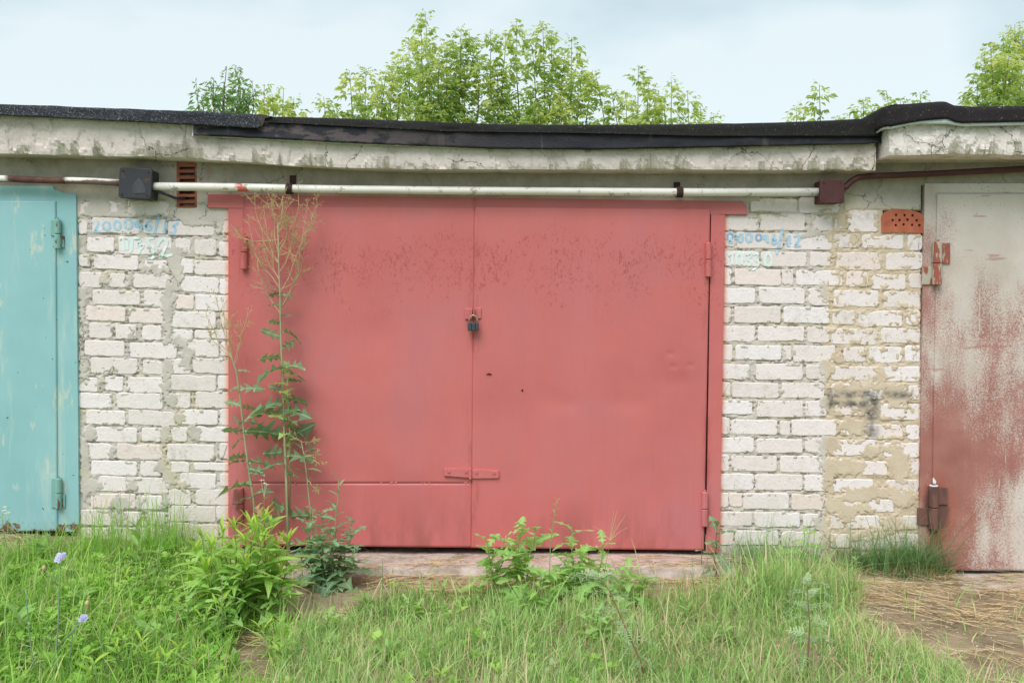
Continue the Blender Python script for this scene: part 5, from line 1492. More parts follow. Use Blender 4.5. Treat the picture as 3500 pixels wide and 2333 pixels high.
def lobed(k, w=0.26):
    out = []
    for i in range(k):
        rr = random.Random(100 + i)
        ts = [0, 0.05, 0.13, 0.19, 0.24, 0.29, 0.34, 0.39, 0.44, 0.49, 0.55, 0.60, 0.65, 0.70, 0.75, 0.80, 0.86, 0.92, 0.96, 1.0]
        hw = [0.09, 0.035, 0.04, 0.09, 0.22, 0.20, 0.09, 0.06, 0.12, 0.31, 0.27, 0.12, 0.08, 0.14, 0.28, 0.22, 0.14, 0.15, 0.08, 0.0]
        hw = [a * w / 0.26 * rr.uniform(0.8, 1.2) for a in hw]
        out.append(strip_leaf('leaf', ts, hw, rr.uniform(0.15, 0.95), rr.uniform(0.1, 0.9), 0.45, 0.045, i))
    return out
def entire(k, w=0.17):
    ts = [0, 0.1, 0.25, 0.45, 0.62, 0.78, 0.9, 1.0]
    hw = [0.02, 0.05, 0.11, 0.16, 0.17, 0.13, 0.07, 0.0]
    return [strip_leaf('leaf', ts, [a * w / 0.17 for a in hw], 0.2 + 0.12 * i, 0.4, 0, 0.015, i) for i in range(k)]
def feather(k, seed=0):
    "finely cut leaf: narrow segments along a midrib"
    out = []
    for i in range(k):
        rr = random.Random(seed + i); V, F_ = [], []
        def seg(p, d, L, w):
            p = Vector(p); d = Vector(d).normalized(); s_ = d.cross(Vector((0, 0, 1))) * w
            b = len(V); V.extend([tuple(p - s_ * 0.5), tuple(p + s_ * 0.5), tuple(p + d * L * 0.6 + s_), tuple(p + d * L), tuple(p + d * L * 0.6 - s_)])
            F_.append((b, b + 1, b + 2, b + 3, b + 4))
        dr = rr.uniform(0.15, 0.5)
        f_ = lambda t: (0, t, 0.05 * t - dr * t * t)
        for a in range(5): seg(f_(a / 5), Vector(f_((a + 1) / 5)) - Vector(f_(a / 5)), 0.22, 0.02)
        for t in (0.25, 0.4, 0.55, 0.7, 0.85):
            for s_ in (-1, 1): seg(f_(t), (s_ * 0.8, 0.55, rr.uniform(-0.1, 0.25)), 0.36 * (1.15 - t * 0.7), 0.035)
        seg(f_(0.95), (0, 1, -0.4), 0.2, 0.04)
        out.append(pymesh('leaf', V, F_))
    return out
LANCE, LANCEW, LOBED, ENTIRE, FEATH = lance(4, 0.095, 0.35), lance(4, 0.13, 0.25), lobed(6), entire(4), feather(5)
_cache = {}
def leaf_me(pool, mat, rr):
    me = rr.choice(pool)
    key = (me.name, mat.name)
    if key not in _cache:
        c = me.copy(); c.materials.clear(); c.materials.append(mat); _cache[key] = c
    return _cache[key]
def add_leaf(root, pool, mat, pos, d, L, rr, wid=1.0, roll=0.25, up=(0, 0, 1)):
    d = Vector(d).normalized(); x = d.cross(Vector(up))
    if x.length < 0.05: x = d.cross(Vector((1, 0.3, 0)))
    x.normalize()
    x = (Matrix.Rotation(rr.gauss(0, roll), 3, d) @ x).normalized(); z = x.cross(d)
    o = bpy.data.objects.new('leaf', leaf_me(pool, mat, rr))
    mt = Matrix.Identity(4)
    mt.col[0][:3] = x * L * wid; mt.col[1][:3] = d * L; mt.col[2][:3] = z * L
    mt.translation = pos
    attach(o, root); o.matrix_basis = mt
    return o
def poly_at(pts, t):
    n = len(pts) - 1; f_ = min(max(t, 0), 0.9999) * n; i = int(f_)
    return pts[i].lerp(pts[i + 1], f_ - i), (pts[i + 1] - pts[i]).normalized()
def stem(root, pts, r0, r1, mat, name='stem', sides=6):
    bm = bmesh.new(); n = len(pts)
    add_tube(bm, pts, [r0 + (r1 - r0) * i / (n - 1) for i in range(n)], sides)
    return bm_obj(name, bm, mat, root, True)
def wiggle(a, b, rr, n=6, amp=0.012, bow=None):
    out = []
    for i in range(n + 1):
        t = i / n; p = a.lerp(b, t)
        if 0 < i < n: p += Vector((rr.gauss(0, amp), rr.gauss(0, amp), 0))
        if bow is not None: p += Vector(bow) * math.sin(math.pi * t)
        out.append(p)
    out[0] = a.copy(); out[0].z -= 0.02
    return out
def leaves_on(root, pts, n, t0, t1, L, pool, mat, rr, elev=(0.1, 0.8), size=None, wid=1.0, az0=None, flat=0.0, tip_mat=None, tip_t=0.86):
    az = rr.uniform(0, 6.28) if az0 is None else az0
    for i in range(n):
        t = t0 + (t1 - t0) * (i + rr.uniform(-0.3, 0.3)) / max(1, n - 1)
        t = min(max(t, 0.02), 0.995)
        p, tg = poly_at(pts, t); az += 2.4 + rr.gauss(0, 0.35)
        el = elev[0] + (elev[1] - elev[0]) * t + rr.gauss(0, 0.15)
        ca, sa = math.cos(az), math.sin(az) * (1 - flat)
        d = Vector((ca * math.cos(el), sa * math.cos(el), math.sin(el)))
        k = size(t) if size else 1.0
        add_leaf(root, pool, tip_mat if (tip_mat and t > tip_t) else mat, p, d, L * k * rr.uniform(0.75, 1.2), rr, wid)
def panicle(root, starts_ends, rr, nsub=7, tl=0.08, name='flower_branch', r=0.0014, budsize=0.0042, density=1.0):
    for (a, b, bow) in starts_ends:
        bm = bmesh.new(); bb = bmesh.new()
        pts = wiggle(a, b, rr, 5, 0.006, bow); pts[0] = a.copy()
        add_tube(bm, pts, [r * 1.6, r * 1.4, r * 1.2, r, r * 0.8, r * 0.6], 4, False)
        for k in range(int(nsub * density)):
            t = rr.uniform(0.35, 1.0); p, tg = poly_at(pts, t)
            d = (tg + Vector((rr.gauss(0, 0.75), rr.gauss(0, 0.75), rr.gauss(0.1, 0.45)))).normalized()
            q = p + d * tl * rr.uniform(0.5, 1.2)
            add_tube(bm, [p, p.lerp(q, 0.5) + Vector((0, 0, -0.003)), q], r * 0.55, 3, False)
            for j in range(4):
                s_ = p.lerp(q, rr.uniform(0.3, 1.0)); d2 = (d + Vector((rr.gauss(0, 0.8), rr.gauss(0, 0.8), rr.gauss(0.1, 0.6)))).normalized()
                e = s_ + d2 * tl * rr.uniform(0.15, 0.4)
                add_tube(bm, [s_, e], r * 0.45, 3, False)
                if rr.random() < 0.75:
                    add_tube(bb, [e - d2 * budsize * 0.3, e + d2 * budsize * 0.9, e + d2 * budsize * 2.4], [budsize * 0.18, budsize * 0.5, budsize * 0.12], 4)
        o = bm_obj(name, bm, M['twig'], root)
        bm_obj('buds', bb, M['bud'], o)['kind'] = 'stuff'

# --- the tall prickly lettuce in front of the red gate
rr = random.Random(21)
b0 = G(988, 1935); Yb = b0.y
t = thing('prickly_lettuce', 'tall prickly lettuce with bare flower sprays reaching the top of the red gate', 'weed', b0)
pts = [b0 + Vector((0, 0, -0.03))] + [P(x, y, Yb) for x, y in ((979, 1640), (972, 1480), (966, 1300), (960, 1150), (957, 1000), (952, 880), (950, 760))]
stem(t, pts, 0.0085, 0.003, M['stem_p'])
b1 = P(990, 1760, Yb); pts2 = [b1, P(992, 1500, Yb - 0.01), P(985, 1380, Yb - 0.015), P(982, 1280, Yb - 0.01)]
stem(t, pts2, 0.005, 0.002, M['stem'])
spec = [(1490,-1,.20),(1497,1,.16),(1420,-1,.16),(1400,1,.15),(1378,-1,.15),(1370,1,.13),(1440,1,.12),(1262,-1,.17),(1252,1,.15),(1225,-1,.12),(1275,1,.10),(1330,-1,.09),(1310,1,.10),(1190,1,.08),
        (1150,-1,.10),(1135,1,.11),(1110,-1,.07),(1082,1,.08),(1050,-1,.08),(1010,1,.08),(1005,-1,.06),(1545,-1,.12),(1560,1,.12),(1590,-1,.11),(1620,1,.13),(1700,-1,.14),(1720,1,.14),(1750,-1,.12),(1780,1,.12),(1460,1,.17),(1470,-1,.13)]
for (y, s_, L) in spec:
    tt = np.interp(y, [760, 880, 1000, 1150, 1300, 1480, 1640, 1838], [1, 6/7, 5/7, 4/7, 3/7, 2/7, 1/7, 0])
    p, _ = poly_at(pts, float(tt))
    az = (0 if s_ > 0 else math.pi) + rr.gauss(0, 0.55)
    el = rr.uniform(-0.05, 0.5)
    dead = y > 1640 and rr.random() < 0.35
    add_leaf(t, LOBED, M['dead'] if dead else M['lettuce'], p, (math.cos(az) * math.cos(el), math.sin(az) * math.cos(el) * 0.8, math.sin(el) - (0.9 if dead else 0)), L * 1.02, rr, 1.0, 0.8)
leaves_on(t, pts2, 11, 0.3, 1.0, 0.09, LOBED, M['youngl'], rr, (0.4, 1.1))
br = []
for (ys, xe, ye) in ((1070, 880, 880), (1060, 1025, 830), (1000, 1050, 700), (985, 850, 760), (960, 900, 700), (930, 1010, 740), (900, 870, 690), (880, 985, 690), (860, 930, 660), (840, 1020, 660), (820, 820, 800), (800, 960, 730), (990, 1030, 900), (950, 905, 830), (900, 930, 790), (870, 1000, 830), (780, 940, 700), (780, 965, 670)):
    tt = float(np.interp(ys, [760, 880, 1000, 1150], [1, 6/7, 5/7, 4/7])); p, _ = poly_at(pts, tt)
    e = P(xe, ye, Yb + rr.uniform(-0.06, 0.05)); br.append((p, e, ((xe - 950) / 3500, 0, -0.02)))
panicle(t, br, rr, 9, 0.075, r=0.0016)
for (xs_, L) in (((880, 960), 0.05),):
    pass
pts3 = [P(955, 1020, Yb), P(925, 985, Yb), P(880, 850, Yb - 0.02), P(830, 825, Yb - 0.02)]
stem(t, pts3, 0.0025, 0.0015, M['stem'], 'side_stem', 5); leaves_on(t, pts3, 7, 0.1, 0.9, 0.05, LANCE, M['lettuce'], rr)
pts3 = [P(956, 1060, Yb), P(990, 1010, Yb), P(1015, 930, Yb - 0.01), P(1035, 830, Yb - 0.02), P(1080, 720, Yb)]
stem(t, pts3, 0.0028, 0.0012, M['stem'], 'side_stem', 5); leaves_on(t, pts3, 8, 0.1, 0.8, 0.05, LANCE, M['lettuce'], rr)
panicle(t, [(pts3[-2], P(1085, 700, Yb), None), (pts3[-2], P(1060, 760, Yb), None)], rr, 10, 0.06)

# --- the second, leaning one
rr = random.Random(22)
b0 = G(884, 1925); Yb = b0.y
t = thing('prickly_lettuce', 'leaning prickly lettuce beside the left jamb of the red gate', 'weed', b0)
pts = [b0 + Vector((0, 0, -0.03))] + [P(x, y, Yb) for x, y in ((866, 1700), (848, 1590), (834, 1480), (822, 1370), (808, 1270), (795, 1230), (782, 1190))]
stem(t, pts, 0.0065, 0.003, M['stem_p'])
for (y, s_, L) in [(1225,-1,.06),(1270,1,.06),(1330,-1,.06),(1335,1,.09),(1388,-1,.09),(1392,1,.07),(1440,1,.10),(1450,-1,.06),(1475,1,.10),(1480,-1,.08),(1500,-1,.07),(1585,1,.12),(1580,-1,.10),(1600,1,.09),(1560,-1,.09),(1620,1,.10),(1665,-1,.16),(1690,1,.11),(1700,-1,.12),(1740,1,.12)]:
    tt = float(np.interp(y, [1190, 1230, 1270, 1370, 1480, 1590, 1700, 1825], [1, 6/7, 5/7, 4/7, 3/7, 2/7, 1/7, 0])); p, _ = poly_at(pts, tt)
    az = (0 if s_ > 0 else math.pi) + rr.gauss(0, 0.5); el = rr.uniform(-0.1, 0.6)
    add_leaf(t, LOBED, M['lettuce'], p, (math.cos(az), math.sin(az) * 0.8, math.sin(el)), L * 1.1, rr, 1.0, 0.8)
add_leaf(t, LOBED, M['dead'], P(870, 1725, Yb), (0.6, -0.3, -0.6), 0.09, rr)
br = []
for (xe, ye) in ((700, 1060), (735, 1010), (760, 1040), (690, 1110), (850, 1050), (835, 1090), (780, 1090), (770, 1120)):
    br.append((P(790 if xe < 800 else 800, 1220 if xe < 800 else 1250, Yb), P(xe, ye, Yb + rr.uniform(-0.04, 0.03)), (0, 0, -0.015)))
panicle(t, br, rr, 6, 0.06)

# --- thin flowering side plant between the tall lettuce and the bushy weed
rr = random.Random(23)
b0 = G(1076, 1945); Yb = b0.y
t = thing('wild_lettuce', 'thin weed with pale buds between the tall lettuce and the dark bushy weed', 'weed', b0)
pts = [b0] + [P(x, y, Yb) for x, y in ((1060, 1740), (1050, 1640), (1040, 1560), (1030, 1510))]
stem(t, pts, 0.004, 0.0018, M['stem_p']); leaves_on(t, pts, 12, 0.15, 0.9, 0.075, LANCEW, M['lettuce'], rr, (0.2, 0.5))
panicle(t, [(pts[-2], P(1095, 1590, Yb), (0, 0, 0.02)), (pts[-1], P(1015, 1500, Yb), None), (pts[-1], P(1055, 1510, Yb), None), (pts[2], P(1085, 1675, Yb), None), (pts[-2], P(1080, 1550, Yb), None)], rr, 4, 0.04, budsize=0.006)

# --- dark bushy weed
rr = random.Random(24)
b0 = G(1120, 2010); Yb = b0.y
t = thing('bushy_weed', 'dark blue-green bushy weed in front of the lower left panel of the red gate', 'weed', b0)
for (xe, ye, n_, L) in ((1158, 1640, 20, 0.11), (1050, 1790, 16, 0.115), (1100, 1750, 16, 0.115), (1195, 1780, 16, 0.115), (1215, 1870, 12, 0.11), (1040, 1880, 12, 0.11), (1130, 1820, 16, 0.11), (1175, 1880, 14, 0.11), (1085, 1850, 14, 0.11), (1070, 1740, 12, 0.1)):
    e = P(xe, ye, Yb + rr.uniform(-0.10, 0.10)); s0 = b0 + Vector((rr.gauss(0, 0.02), rr.gauss(0, 0.02), 0))
    pts = wiggle(s0, e, rr, 6, 0.010, ((xe - 1120) / 4000, 0, 0))
    stem(t, pts, 0.004, 0.0015, M['stem'])
    leaves_on(t, pts, n_, 0.12, 0.98, L, LOBED if ye > 1700 else LANCEW, M['lettuce_d'], rr, (0.0, 0.9), lambda q: 1.15 - 0.65 * q, 1.1)

# --- goldenrod bush
rr = random.Random(25)
b0 = G(835, 2130); Yb = b0.y
t = thing('goldenrod', 'bright green goldenrod bush with many leafy stems in front of the tall lettuce', 'bush', b0)
for (xe, ye) in ((905, 1765), (880, 1790), (930, 1800), (855, 1800), (800, 1800), (760, 1820), (690, 1835), (720, 1870), (665, 1880), (980, 1850), (950, 1870), (840, 1850), (790, 1880), (890, 1850), (700, 1950), (650, 1985), (960, 1960), (750, 1930), (840, 1930), (910, 1930), (780, 1990), (870, 2000)):
    e = P(xe, ye, Yb + rr.uniform(-0.17, 0.15)); s0 = b0 + Vector(((xe - 825) / 3000 + rr.gauss(0, 0.03), rr.gauss(0, 0.05), 0)); s0.z = float(gz(s0.x, s0.y))
    pts = wiggle(s0, e, rr, 6, 0.008, ((xe - 825) / 6500, 0, 0.0))
    stem(t, pts, 0.0035, 0.0015, M['stem_r'])
    leaves_on(t, pts, 17, 0.25, 0.90, 0.108, LANCE, M['golden'], rr, (0.1, 0.7), lambda q: 0.75 + 0.5 * math.sin(math.pi * q), 1.15)
    leaves_on(t, pts, 7, 0.93, 1.0, 0.075, LANCE, M['golden_t'], rr, (1.0, 1.2), None, 0.9)

# --- leafy weeds: (name, label, base px, top px, stems, leaves per stem, leaf length, leaf pool, material, elevation range)
def weed(name, label, base, tops, nl, L, pool, mat, elev=(0.1, 1.0), seed=0, stem_m='stem', wid=1.05, r0=0.004, size=None, t0=0.1, tip=None, group=None):
    rr = random.Random(seed)
    b0 = G(*base); t = thing(name, label, 'weed', b0, group)
    for (xe, ye) in tops:
        e = P(xe, ye, b0.y + rr.uniform(-0.06, 0.06)); s0 = b0 + Vector((rr.gauss(0, 0.008), rr.gauss(0, 0.008), 0))
        pts = wiggle(s0, e, rr, 5, 0.006)
        stem(t, pts, r0, 0.0015, M[stem_m])
        leaves_on(t, pts, nl, t0, 0.99, L, pool, M[mat], rr, elev, size or (lambda q: 1.15 - 0.6 * q), wid, tip_mat=M[tip] if tip else None)
    return t
weed('young_lettuce', 'light green lobed weed left in the clump before the right leaf of the red gate', (1690, 2045), [(1665, 1850), (1730, 1830)], 12, 0.15, LOBED, 'youngl', seed=31)
weed('young_lettuce', 'tallest lobed weed of the clump before the red gate', (1775, 2050), [(1785, 1800), (1830, 1815), (1750, 1880)], 12, 0.15, LOBED, 'youngl', seed=32)
weed('young_lettuce', 'lobed weed with upright pointed leaf in the middle of the clump before the red gate', (1965, 2050), [(1955, 1815), (1930, 1920), (1990, 1900)], 12, 0.15, LOBED, 'youngl', seed=33)
weed('young_lettuce', 'slender lobed weed at the right of the clump before the red gate', (2055, 2060), [(2060, 1855), (2040, 1950)], 11, 0.135, LOBED, 'youngl', seed=34)
weed('young_lettuce', 'low lobed weed right of the clump, before the right jamb of the red gate', (2160, 2085), [(2150, 1940), (2200, 1990), (2125, 1985)], 10, 0.13, LOBED, 'youngl', seed=35)
weed('goldenrod', 'small goldenrod sprout low in the clump before the red gate', (1800, 2105), [(1780, 1985), (1850, 1990), (1890, 2010)], 10, 0.09, LANCEW, 'golden', (0.0, 0.6), seed=36)
weed('goldenrod', 'broad-leaved sprout under the tall stalk in the clump before the red gate', (1870, 2100), [(1840, 1950), (1910, 1960)], 9, 0.09, ENTIRE, 'youngl', (0.2, 0.9), seed=37)
weed('young_lettuce', 'lobed weed standing at the right jamb of the red gate', (2452, 1985), [(2450, 1800)], 10, 0.13, LOBED, 'lettuce', (-0.1, 0.9), seed=38, stem_m='stem_r')
weed('young_lettuce', 'single lobed weed before the right white brick pier', (2748, 1960), [(2750, 1812)], 8, 0.14, LOBED, 'youngl', (0.1, 0.7), seed=39)
weed('small_sprout', 'small upright sprout before the tan brick pier', (2918, 2055), [(2925, 1890)], 10, 0.05, ENTIRE, 'dock', (0.2, 0.9), seed=40)
weed('small_sprout', 'small reddish-stemmed sprout at the edge of the straw', (2890, 2035), [(2870, 1950), (2960, 1990)], 6, 0.05, ENTIRE, 'dock', (0.3, 0.9), seed=41)
weed('dock_weed', 'broad-leaved weed below the white brick pier beside the teal gate', (468, 1965), [(470, 1800)], 9, 0.14, ENTIRE, 'dock', (0.1, 1.3), seed=42, size=lambda q: 1.1 - 0.5 * q)
weed('dock_weed', 'broad-leaved low weed before the teal gate', (130, 1935), [(125, 1850), (180, 1860)], 7, 0.12, ENTIRE, 'dock', (0.3, 1.1), seed=43)
weed('dock_weed', 'three-leaved light green seedling in the grass left of the goldenrod bush', (532, 2225), [(530, 2150)], 5, 0.12, ENTIRE, 'dock', (0.7, 1.2), seed=44)
weed('dock_weed', 'light green seedling in the lawn before the lower left gate panel', (1520, 2235), [(1515, 2175)], 6, 0.11, ENTIRE, 'dock', (0.6, 1.2), seed=45)
weed('dock_weed', 'seedling on the bare soil below the goldenrod bush', (805, 2300), [(805, 2260)], 6, 0.10, ENTIRE, 'dock', (0.5, 1.2), seed=46)
weed('small_sprout', 'small seedling at the edge of the straw before the gate middle', (1515, 2045), [(1515, 2000)], 6, 0.085, LANCEW, 'dock', (0.4, 1.2), seed=47)
weed('young_lettuce', 'lobed weed growing through the right side of the goldenrod bush', (945, 2160), [(945, 1970), (985, 2010)], 9, 0.11, LOBED, 'youngl', (-0.1, 0.8), seed=48)
weed('young_lettuce', 'toothed light green weed in front of the goldenrod bush', (770, 2200), [(760, 1970), (800, 2040)], 10, 0.085, LOBED, 'youngl', (0.1, 0.9), seed=49)
for i, (x, y, yt) in enumerate(((760, 2215, 2030), (710, 2205, 2075), (915, 2250, 2115), (480, 2330, 2185), (505, 2333, 2230), (415, 2325, 2170), (320, 2345, 2260), (560, 2345, 2240), (610, 2300, 2215), (380, 2010, 1935), (430, 2030, 1960), (980, 2265, 2180), (670, 2320, 2260))):
    lab = ('narrow-leaved bright sprout below the white brick pier left of the bush' if y < 2100 else 'narrow-leaved sprout standing against the front of the goldenrod bush' if x in (760, 710) else 'narrow-leaved sprout on the bare soil right of the goldenrod bush' if x > 900 else 'narrow-leaved bright sprout in the grass between lilac flowers and bare soil')
    weed('narrow_leaved_sprout', lab, (x, y), [(x + 3, yt), (x - 22, yt + 35)], 14, 0.055, LANCE, 'golden', (0.2, 1.0), seed=60 + i, size=lambda q: 1.0, tip='golden_t', group='narrow-leaved sprouts near the goldenrod')

for i, (x, y, yt, nm, lab, pool, mt_, L_) in enumerate((
    (1240, 2090, 2040, 'small_sprout', 'small broad seedling at the edge of the straw right of the dark bushy weed', ENTIRE, 'dock', 0.08),
    (1400, 2120, 2050, 'young_lettuce', 'young lobed weed in the lawn before the weld seam of the red gate', LOBED, 'youngl', 0.09),
    (1690, 2180, 2110, 'dock_weed', 'broad light green seedling in the lawn below the weed clump', ENTIRE, 'dock', 0.10),
    (2040, 2190, 2100, 'young_lettuce', 'young lobed weed left of the nodding mugwort', LOBED, 'youngl', 0.10),
    (2330, 2130, 2060, 'small_sprout', 'narrow sprout in the lawn before the right jamb of the red gate', LANCEW, 'dock', 0.09),
    (2450, 2210, 2140, 'dock_weed', 'broad seedling in dry grass right of the nodding mugwort', ENTIRE, 'dock', 0.09),
    (2560, 2080, 2000, 'small_sprout', 'slender sprout in the taller grass before the right brick pier', LANCEW, 'youngl', 0.09),
    (1120, 2180, 2100, 'young_lettuce', 'young lobed weed at the right edge of the bare soil', LOBED, 'youngl', 0.09),
    (1300, 2270, 2200, 'dock_weed', 'low broad-leaved seedling in the lawn right of the bare soil', ENTIRE, 'dock', 0.09),
    (250, 2080, 2010, 'dock_weed', 'broad-leaved weed just right of the two-flowered lilac stalk', ENTIRE, 'dock', 0.11),
    (60, 2180, 2110, 'dock_weed', 'broad-leaved weed beside the curved bare stalk', ENTIRE, 'dock', 0.11),
    (640, 2150, 2060, 'young_lettuce', 'lobed weed touching the left side of the goldenrod bush', LOBED, 'youngl', 0.10))):
    weed(nm, lab, (x, y), [(x, yt), (x + 25, yt + 25)], 7, L_, pool, mt_, (0.1, 1.0), seed=120 + i)
# --- mugwort
def mugwort(label, base, path, seed, n=26, L=0.08, heads=True):
    rr = random.Random(seed); b0 = G(*base); t = thing('mugwort', label, 'weed', b0)
    pts = [b0 + Vector((0, 0, -0.02))] + [P(x, y, b0.y + 0.02 * i) for i, (x, y) in enumerate(path)]
    stem(t, pts, 0.004, 0.0018, M['stem_r'])
    leaves_on(t, pts, n, 0.15, 0.98, L, FEATH, M['mug'], rr, (-0.3, 0.7), lambda q: 1.1 - 0.45 * q, 1.2)
    for k in range(11 if heads else 0):
        p, tg = poly_at(pts, 0.35 + 0.63 * k / 10); s_ = -1 if k % 2 else 1
        q = p + Vector((s_ * rr.uniform(0.03, 0.06), rr.gauss(0, 0.02), rr.uniform(0.0, 0.03)))
        r2 = q + Vector((s_ * 0.025, 0, -0.02))
        bm = bmesh.new(); add_tube(bm, [p, q, r2], [0.0014, 0.0011, 0.0008], 4, False)
        for j in range(16):
            c_ = q.lerp(r2, rr.random()) + Vector((rr.gauss(0, 0.004), rr.gauss(0, 0.004), rr.gauss(0, 0.004)))
            bmesh.ops.create_icosphere(bm, subdivisions=1, radius=rr.uniform(0.0018, 0.0032), matrix=Matrix.Translation(c_))
        bm_obj('flower_spray', bm, M['mug'], t)
mugwort('nodding grey-green mugwort before the right leaf of the red gate', (2215, 2345), [(2190, 2260), (2150, 2170), (2110, 2080), (2085, 2020), (2060, 1985), (2030, 1975), (1985, 1990)], 51, 30)
mugwort('upright grey-green mugwort in the grass before the right brick pier', (2755, 2335), [(2762, 2230), (2768, 2140), (2762, 2060), (2758, 1985)], 52, 30)
mugwort('low silvery mugwort shoot in the lawn before the red gate middle', (1890, 2350), [(1892, 2310), (1890, 2265)], 53, 14, 0.05, False)

# --- flowers
def flower(t, p, rr, r=0.014, mat='lilac', n=11, nm='flower'):
    V, F_ = [], []
    tilt = Matrix.Rotation(R(48), 3, 'X')
    for ring in range(3):
        for k in range(n - 3 * ring):
            a = 6.283 * k / (n - 3 * ring) + ring * 0.3 + rr.gauss(0, 0.12); rad = r * (1 - 0.3 * ring) * rr.uniform(0.8, 1.15); z = 0.004 * ring
            c_, s_ = math.cos(a), math.sin(a); w = rad * 0.34
            b = len(V)
            for v in ((0, 0, z), (c_ * rad * 0.7 - s_ * w, s_ * rad * 0.7 + c_ * w, z + 0.004), (c_ * rad, s_ * rad, z + rr.uniform(0, 0.005)), (c_ * rad * 0.7 + s_ * w, s_ * rad * 0.7 - c_ * w, z + 0.004)):
                V.append(tuple(p + tilt @ Vector(v)))
            F_.append((b, b + 1, b + 2, b + 3))
    return new_obj(nm, pymesh(nm, V, F_), M[mat], t)
rr = random.Random(71)
b0 = G(195, 2345)
t = thing('field_scabious', 'grey-green branching stalk with two lilac flowers in the grass left of the bush', 'wildflower', b0)
Yb = b0.y
m1 = P(200, 2120, Yb); top = P(205, 1905, Yb)
stem(t, [b0, P(190, 2240, Yb), m1, P(203, 2000, Yb), top], 0.004, 0.0016, M['stem_b'])
s2 = [P(196, 2210, Yb), P(245, 2160, Yb - 0.01), P(285, 2112, Yb - 0.02)]
stem(t, s2, 0.0025, 0.0013, M['stem_b'], 'side_stem')
s3 = [P(196, 2000, Yb), P(170, 1965, Yb), P(150, 1940, Yb)]
stem(t, s3, 0.0018, 0.001, M['stem_b'], 'side_stem')
s4 = [P(230, 2330, Yb - 0.02), P(250, 2150, Yb), P(290, 2080, Yb), P(298, 2060, Yb)]
stem(t, s4, 0.0022, 0.001, M['stem_b'], 'side_stem')
flower(t, top, rr, 0.021); flower(t, s2[-1], rr, 0.017); flower(t, top + Vector((0.012, 0, 0.006)), rr, 0.014)
for e in (s3[-1], s4[-1]):
    bm = bmesh.new(); bmesh.ops.create_icosphere(bm, subdivisions=2, radius=0.008, matrix=Matrix.Translation(e) @ Matrix.Diagonal((0.8, 0.8, 1.3, 1))); bm_obj('seed_head', bm, M['twig'], t, True)
b0 = G(130, 2345); t = thing('dry_stalk', 'curved bare grey-green stalk left of the lilac-flowered stalk', 'weed', b0)
stem(t, [b0, P(110, 2240, b0.y), P(98, 2150, b0.y), P(92, 2060, b0.y), P(88, 2010, b0.y)], 0.0032, 0.0012, M['stem_b'])
leaves_on(t, [b0, P(98, 2150, b0.y), P(88, 2010, b0.y)], 5, 0.2, 0.9, 0.04, LANCE, M['mug'], rr)
def white_weed(label, base, top, seed):
    rr = random.Random(seed); b0 = G(*base); t = thing('white_flowered_weed', label, 'wildflower', b0)
    pts = wiggle(b0, P(*top, b0.y), rr, 5, 0.006); stem(t, pts, 0.0025, 0.0012, M['stem'])
    leaves_on(t, pts, 12, 0.1, 0.95, 0.045, LANCE, M['dock'], rr, (0.2, 0.7))
    for k in range(3):
        p = pts[-1] + Vector((rr.gauss(0, 0.014), rr.gauss(0, 0.01), -0.012 * k))
        bm = bmesh.new(); add_tube(bm, [pts[-2], p], 0.0009, 4, False)
        for j in range(9): bmesh.ops.create_icosphere(bm, subdivisions=1, radius=0.0028, matrix=Matrix.Translation(p + Vector((rr.gauss(0, 0.005), rr.gauss(0, 0.005), rr.gauss(0, 0.0015)))))
        bm_obj('flower_head', bm, M['whitef'], t)
white_weed('small white-flowered weed before the left part of the teal gate', (18, 1925), (12, 1735), 72)
white_weed('small white-flowered weed at the foot of the leaning lettuce', (908, 1940), (905, 1640), 73)
def stalk(label, base, path, seed, spike=0.05, mat='spike', r=0.0016, name='seed_stalk', twigs=True):
    rr = random.Random(seed); b0 = G(*base); t = thing(name, label, 'weed', b0)
    pts = [b0 + Vector((0, 0, -0.01))] + [P(x, y, b0.y) for x, y in path]
    stem(t, pts, r, r * 0.6, M['stem'])
    if spike:
        p, tg = pts[-1], (pts[-1] - pts[-2]).normalized()
        bm = bmesh.new(); add_tube(bm, [p - tg * spike, p - tg * spike * 0.7, p - tg * spike * 0.3, p + tg * 0.004], [0.0016, 0.0042, 0.0040, 0.0012], 7); bm_obj('seed_spike', bm, M[mat], t, True)
    return t, pts, rr
t, pts, rr = stalk('tall thin knotted stalk rising above the weed clump at the red gate', (1872, 2080), [(1878, 1950), (1882, 1850), (1895, 1760), (1905, 1708)], 81, 0, r=0.0022)
leaves_on(t, pts, 16, 0.45, 1.0, 0.022, LANCE, M['dock'], rr, (0.7, 0.9))
t, pts, rr = stalk('grass stalk with spread bristly head before the right leaf of the red gate', (2055, 2060), [(2065, 1960), (2085, 1850), (2105, 1790)], 82, 0, r=0.0012)
for (x, y) in ((2110, 1740), (2140, 1755), (2145, 1800), (2028, 1795), (2098, 1745)):
    bm = bmesh.new(); add_tube(bm, [P(2085, 1845, pts[0].y), P((2085 + x) / 2, (1845 + y) / 2 - 4, pts[0].y), P(x, y, pts[0].y)], [0.0016, 0.001, 0.0004], 4, False); bm_obj('bristle', bm, M['twig'], t)
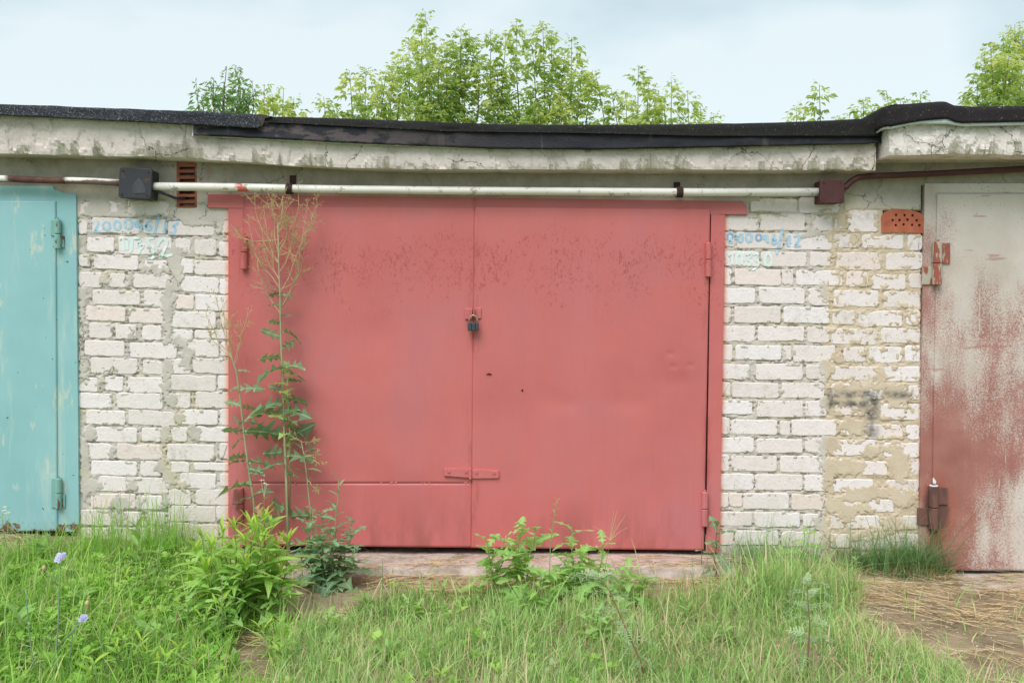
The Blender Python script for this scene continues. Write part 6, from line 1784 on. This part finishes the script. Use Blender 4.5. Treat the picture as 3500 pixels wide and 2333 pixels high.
for i, (b, p) in enumerate((((575, 2110), [(575, 2060), (582, 2030)]), ((695, 2240), [(694, 2190), (691, 2155)]), ((605, 2180), [(602, 2120), (603, 2090)]), ((297, 2150), [(300, 2080), (305, 2045)]), ((655, 2345), [(660, 2300), (668, 2255)]), ((640, 2345), [(643, 2310), (646, 2285)]), ((770, 2330), [(772, 2270), (772, 2235)]), ((182, 2130), [(180, 2070), (181, 2030)]))):
    stalk('plantain seed spike standing in the grass left of the bare soil', b, p, 90 + i, 0.06, name='plantain_spike')[0]['group'] = 'plantain seed spikes'
# low ground cover between the grass blades
N = 5200
x = RNG.uniform(-3.3, 0.4, N); y = RNG.uniform(-2.2, -0.15, N); z = gz(x, y)
b_, px_, py_ = bare(x, y, z)
k_ = ~b_ & (RNG.random(N) < np.where(px_ < 800, 0.9, 0.16)) & (fbm(x * 3, y * 3, 77) > 0.42)
x, y, z = x[k_], y[k_], z[k_]; n = len(x)
K = 5
az = (RNG.uniform(0, 6.28, n)[:, None] + np.arange(K) * 2.4).ravel()
L = np.repeat(RNG.uniform(0.022, 0.06, n), K) * RNG.uniform(0.7, 1.2, n * K); w = L * RNG.uniform(0.12, 0.3, n * K)
base = np.repeat(np.stack([x, y, z + RNG.uniform(0.0, 0.07, n)], -1), K, 0)
el = RNG.uniform(0.1, 0.9, n * K)
d = np.stack([np.cos(az) * np.cos(el), np.sin(az) * np.cos(el), np.sin(el)], -1); s_ = np.stack([-np.sin(az), np.cos(az), 0 * az], -1)
V = np.stack([base, base + d * (L * 0.5)[:, None] + s_ * w[:, None], base + d * L[:, None] - np.array([0, 0, 1.0]) * (L * 0.25)[:, None], base + d * (L * 0.5)[:, None] - s_ * w[:, None]], 1)
i = np.arange(n * K)[:, None] * 4; f = np.concatenate([i, i + 1, i + 2, i + 3], 1)
me = fastmesh('ground_cover', V.reshape(-1, 3), f.ravel(), np.full(len(f), 4), {'tint': np.repeat(np.clip(np.repeat(RNG.normal(0.35, 0.15, n), K) + RNG.normal(0, 0.07, n * K), 0, 0.75), 4)})
o = new_obj('ground_cover', me, M['grass_left']); o['kind'] = 'stuff'; tag(o, 'low leafy ground cover among the grass on the left', 'ground cover')
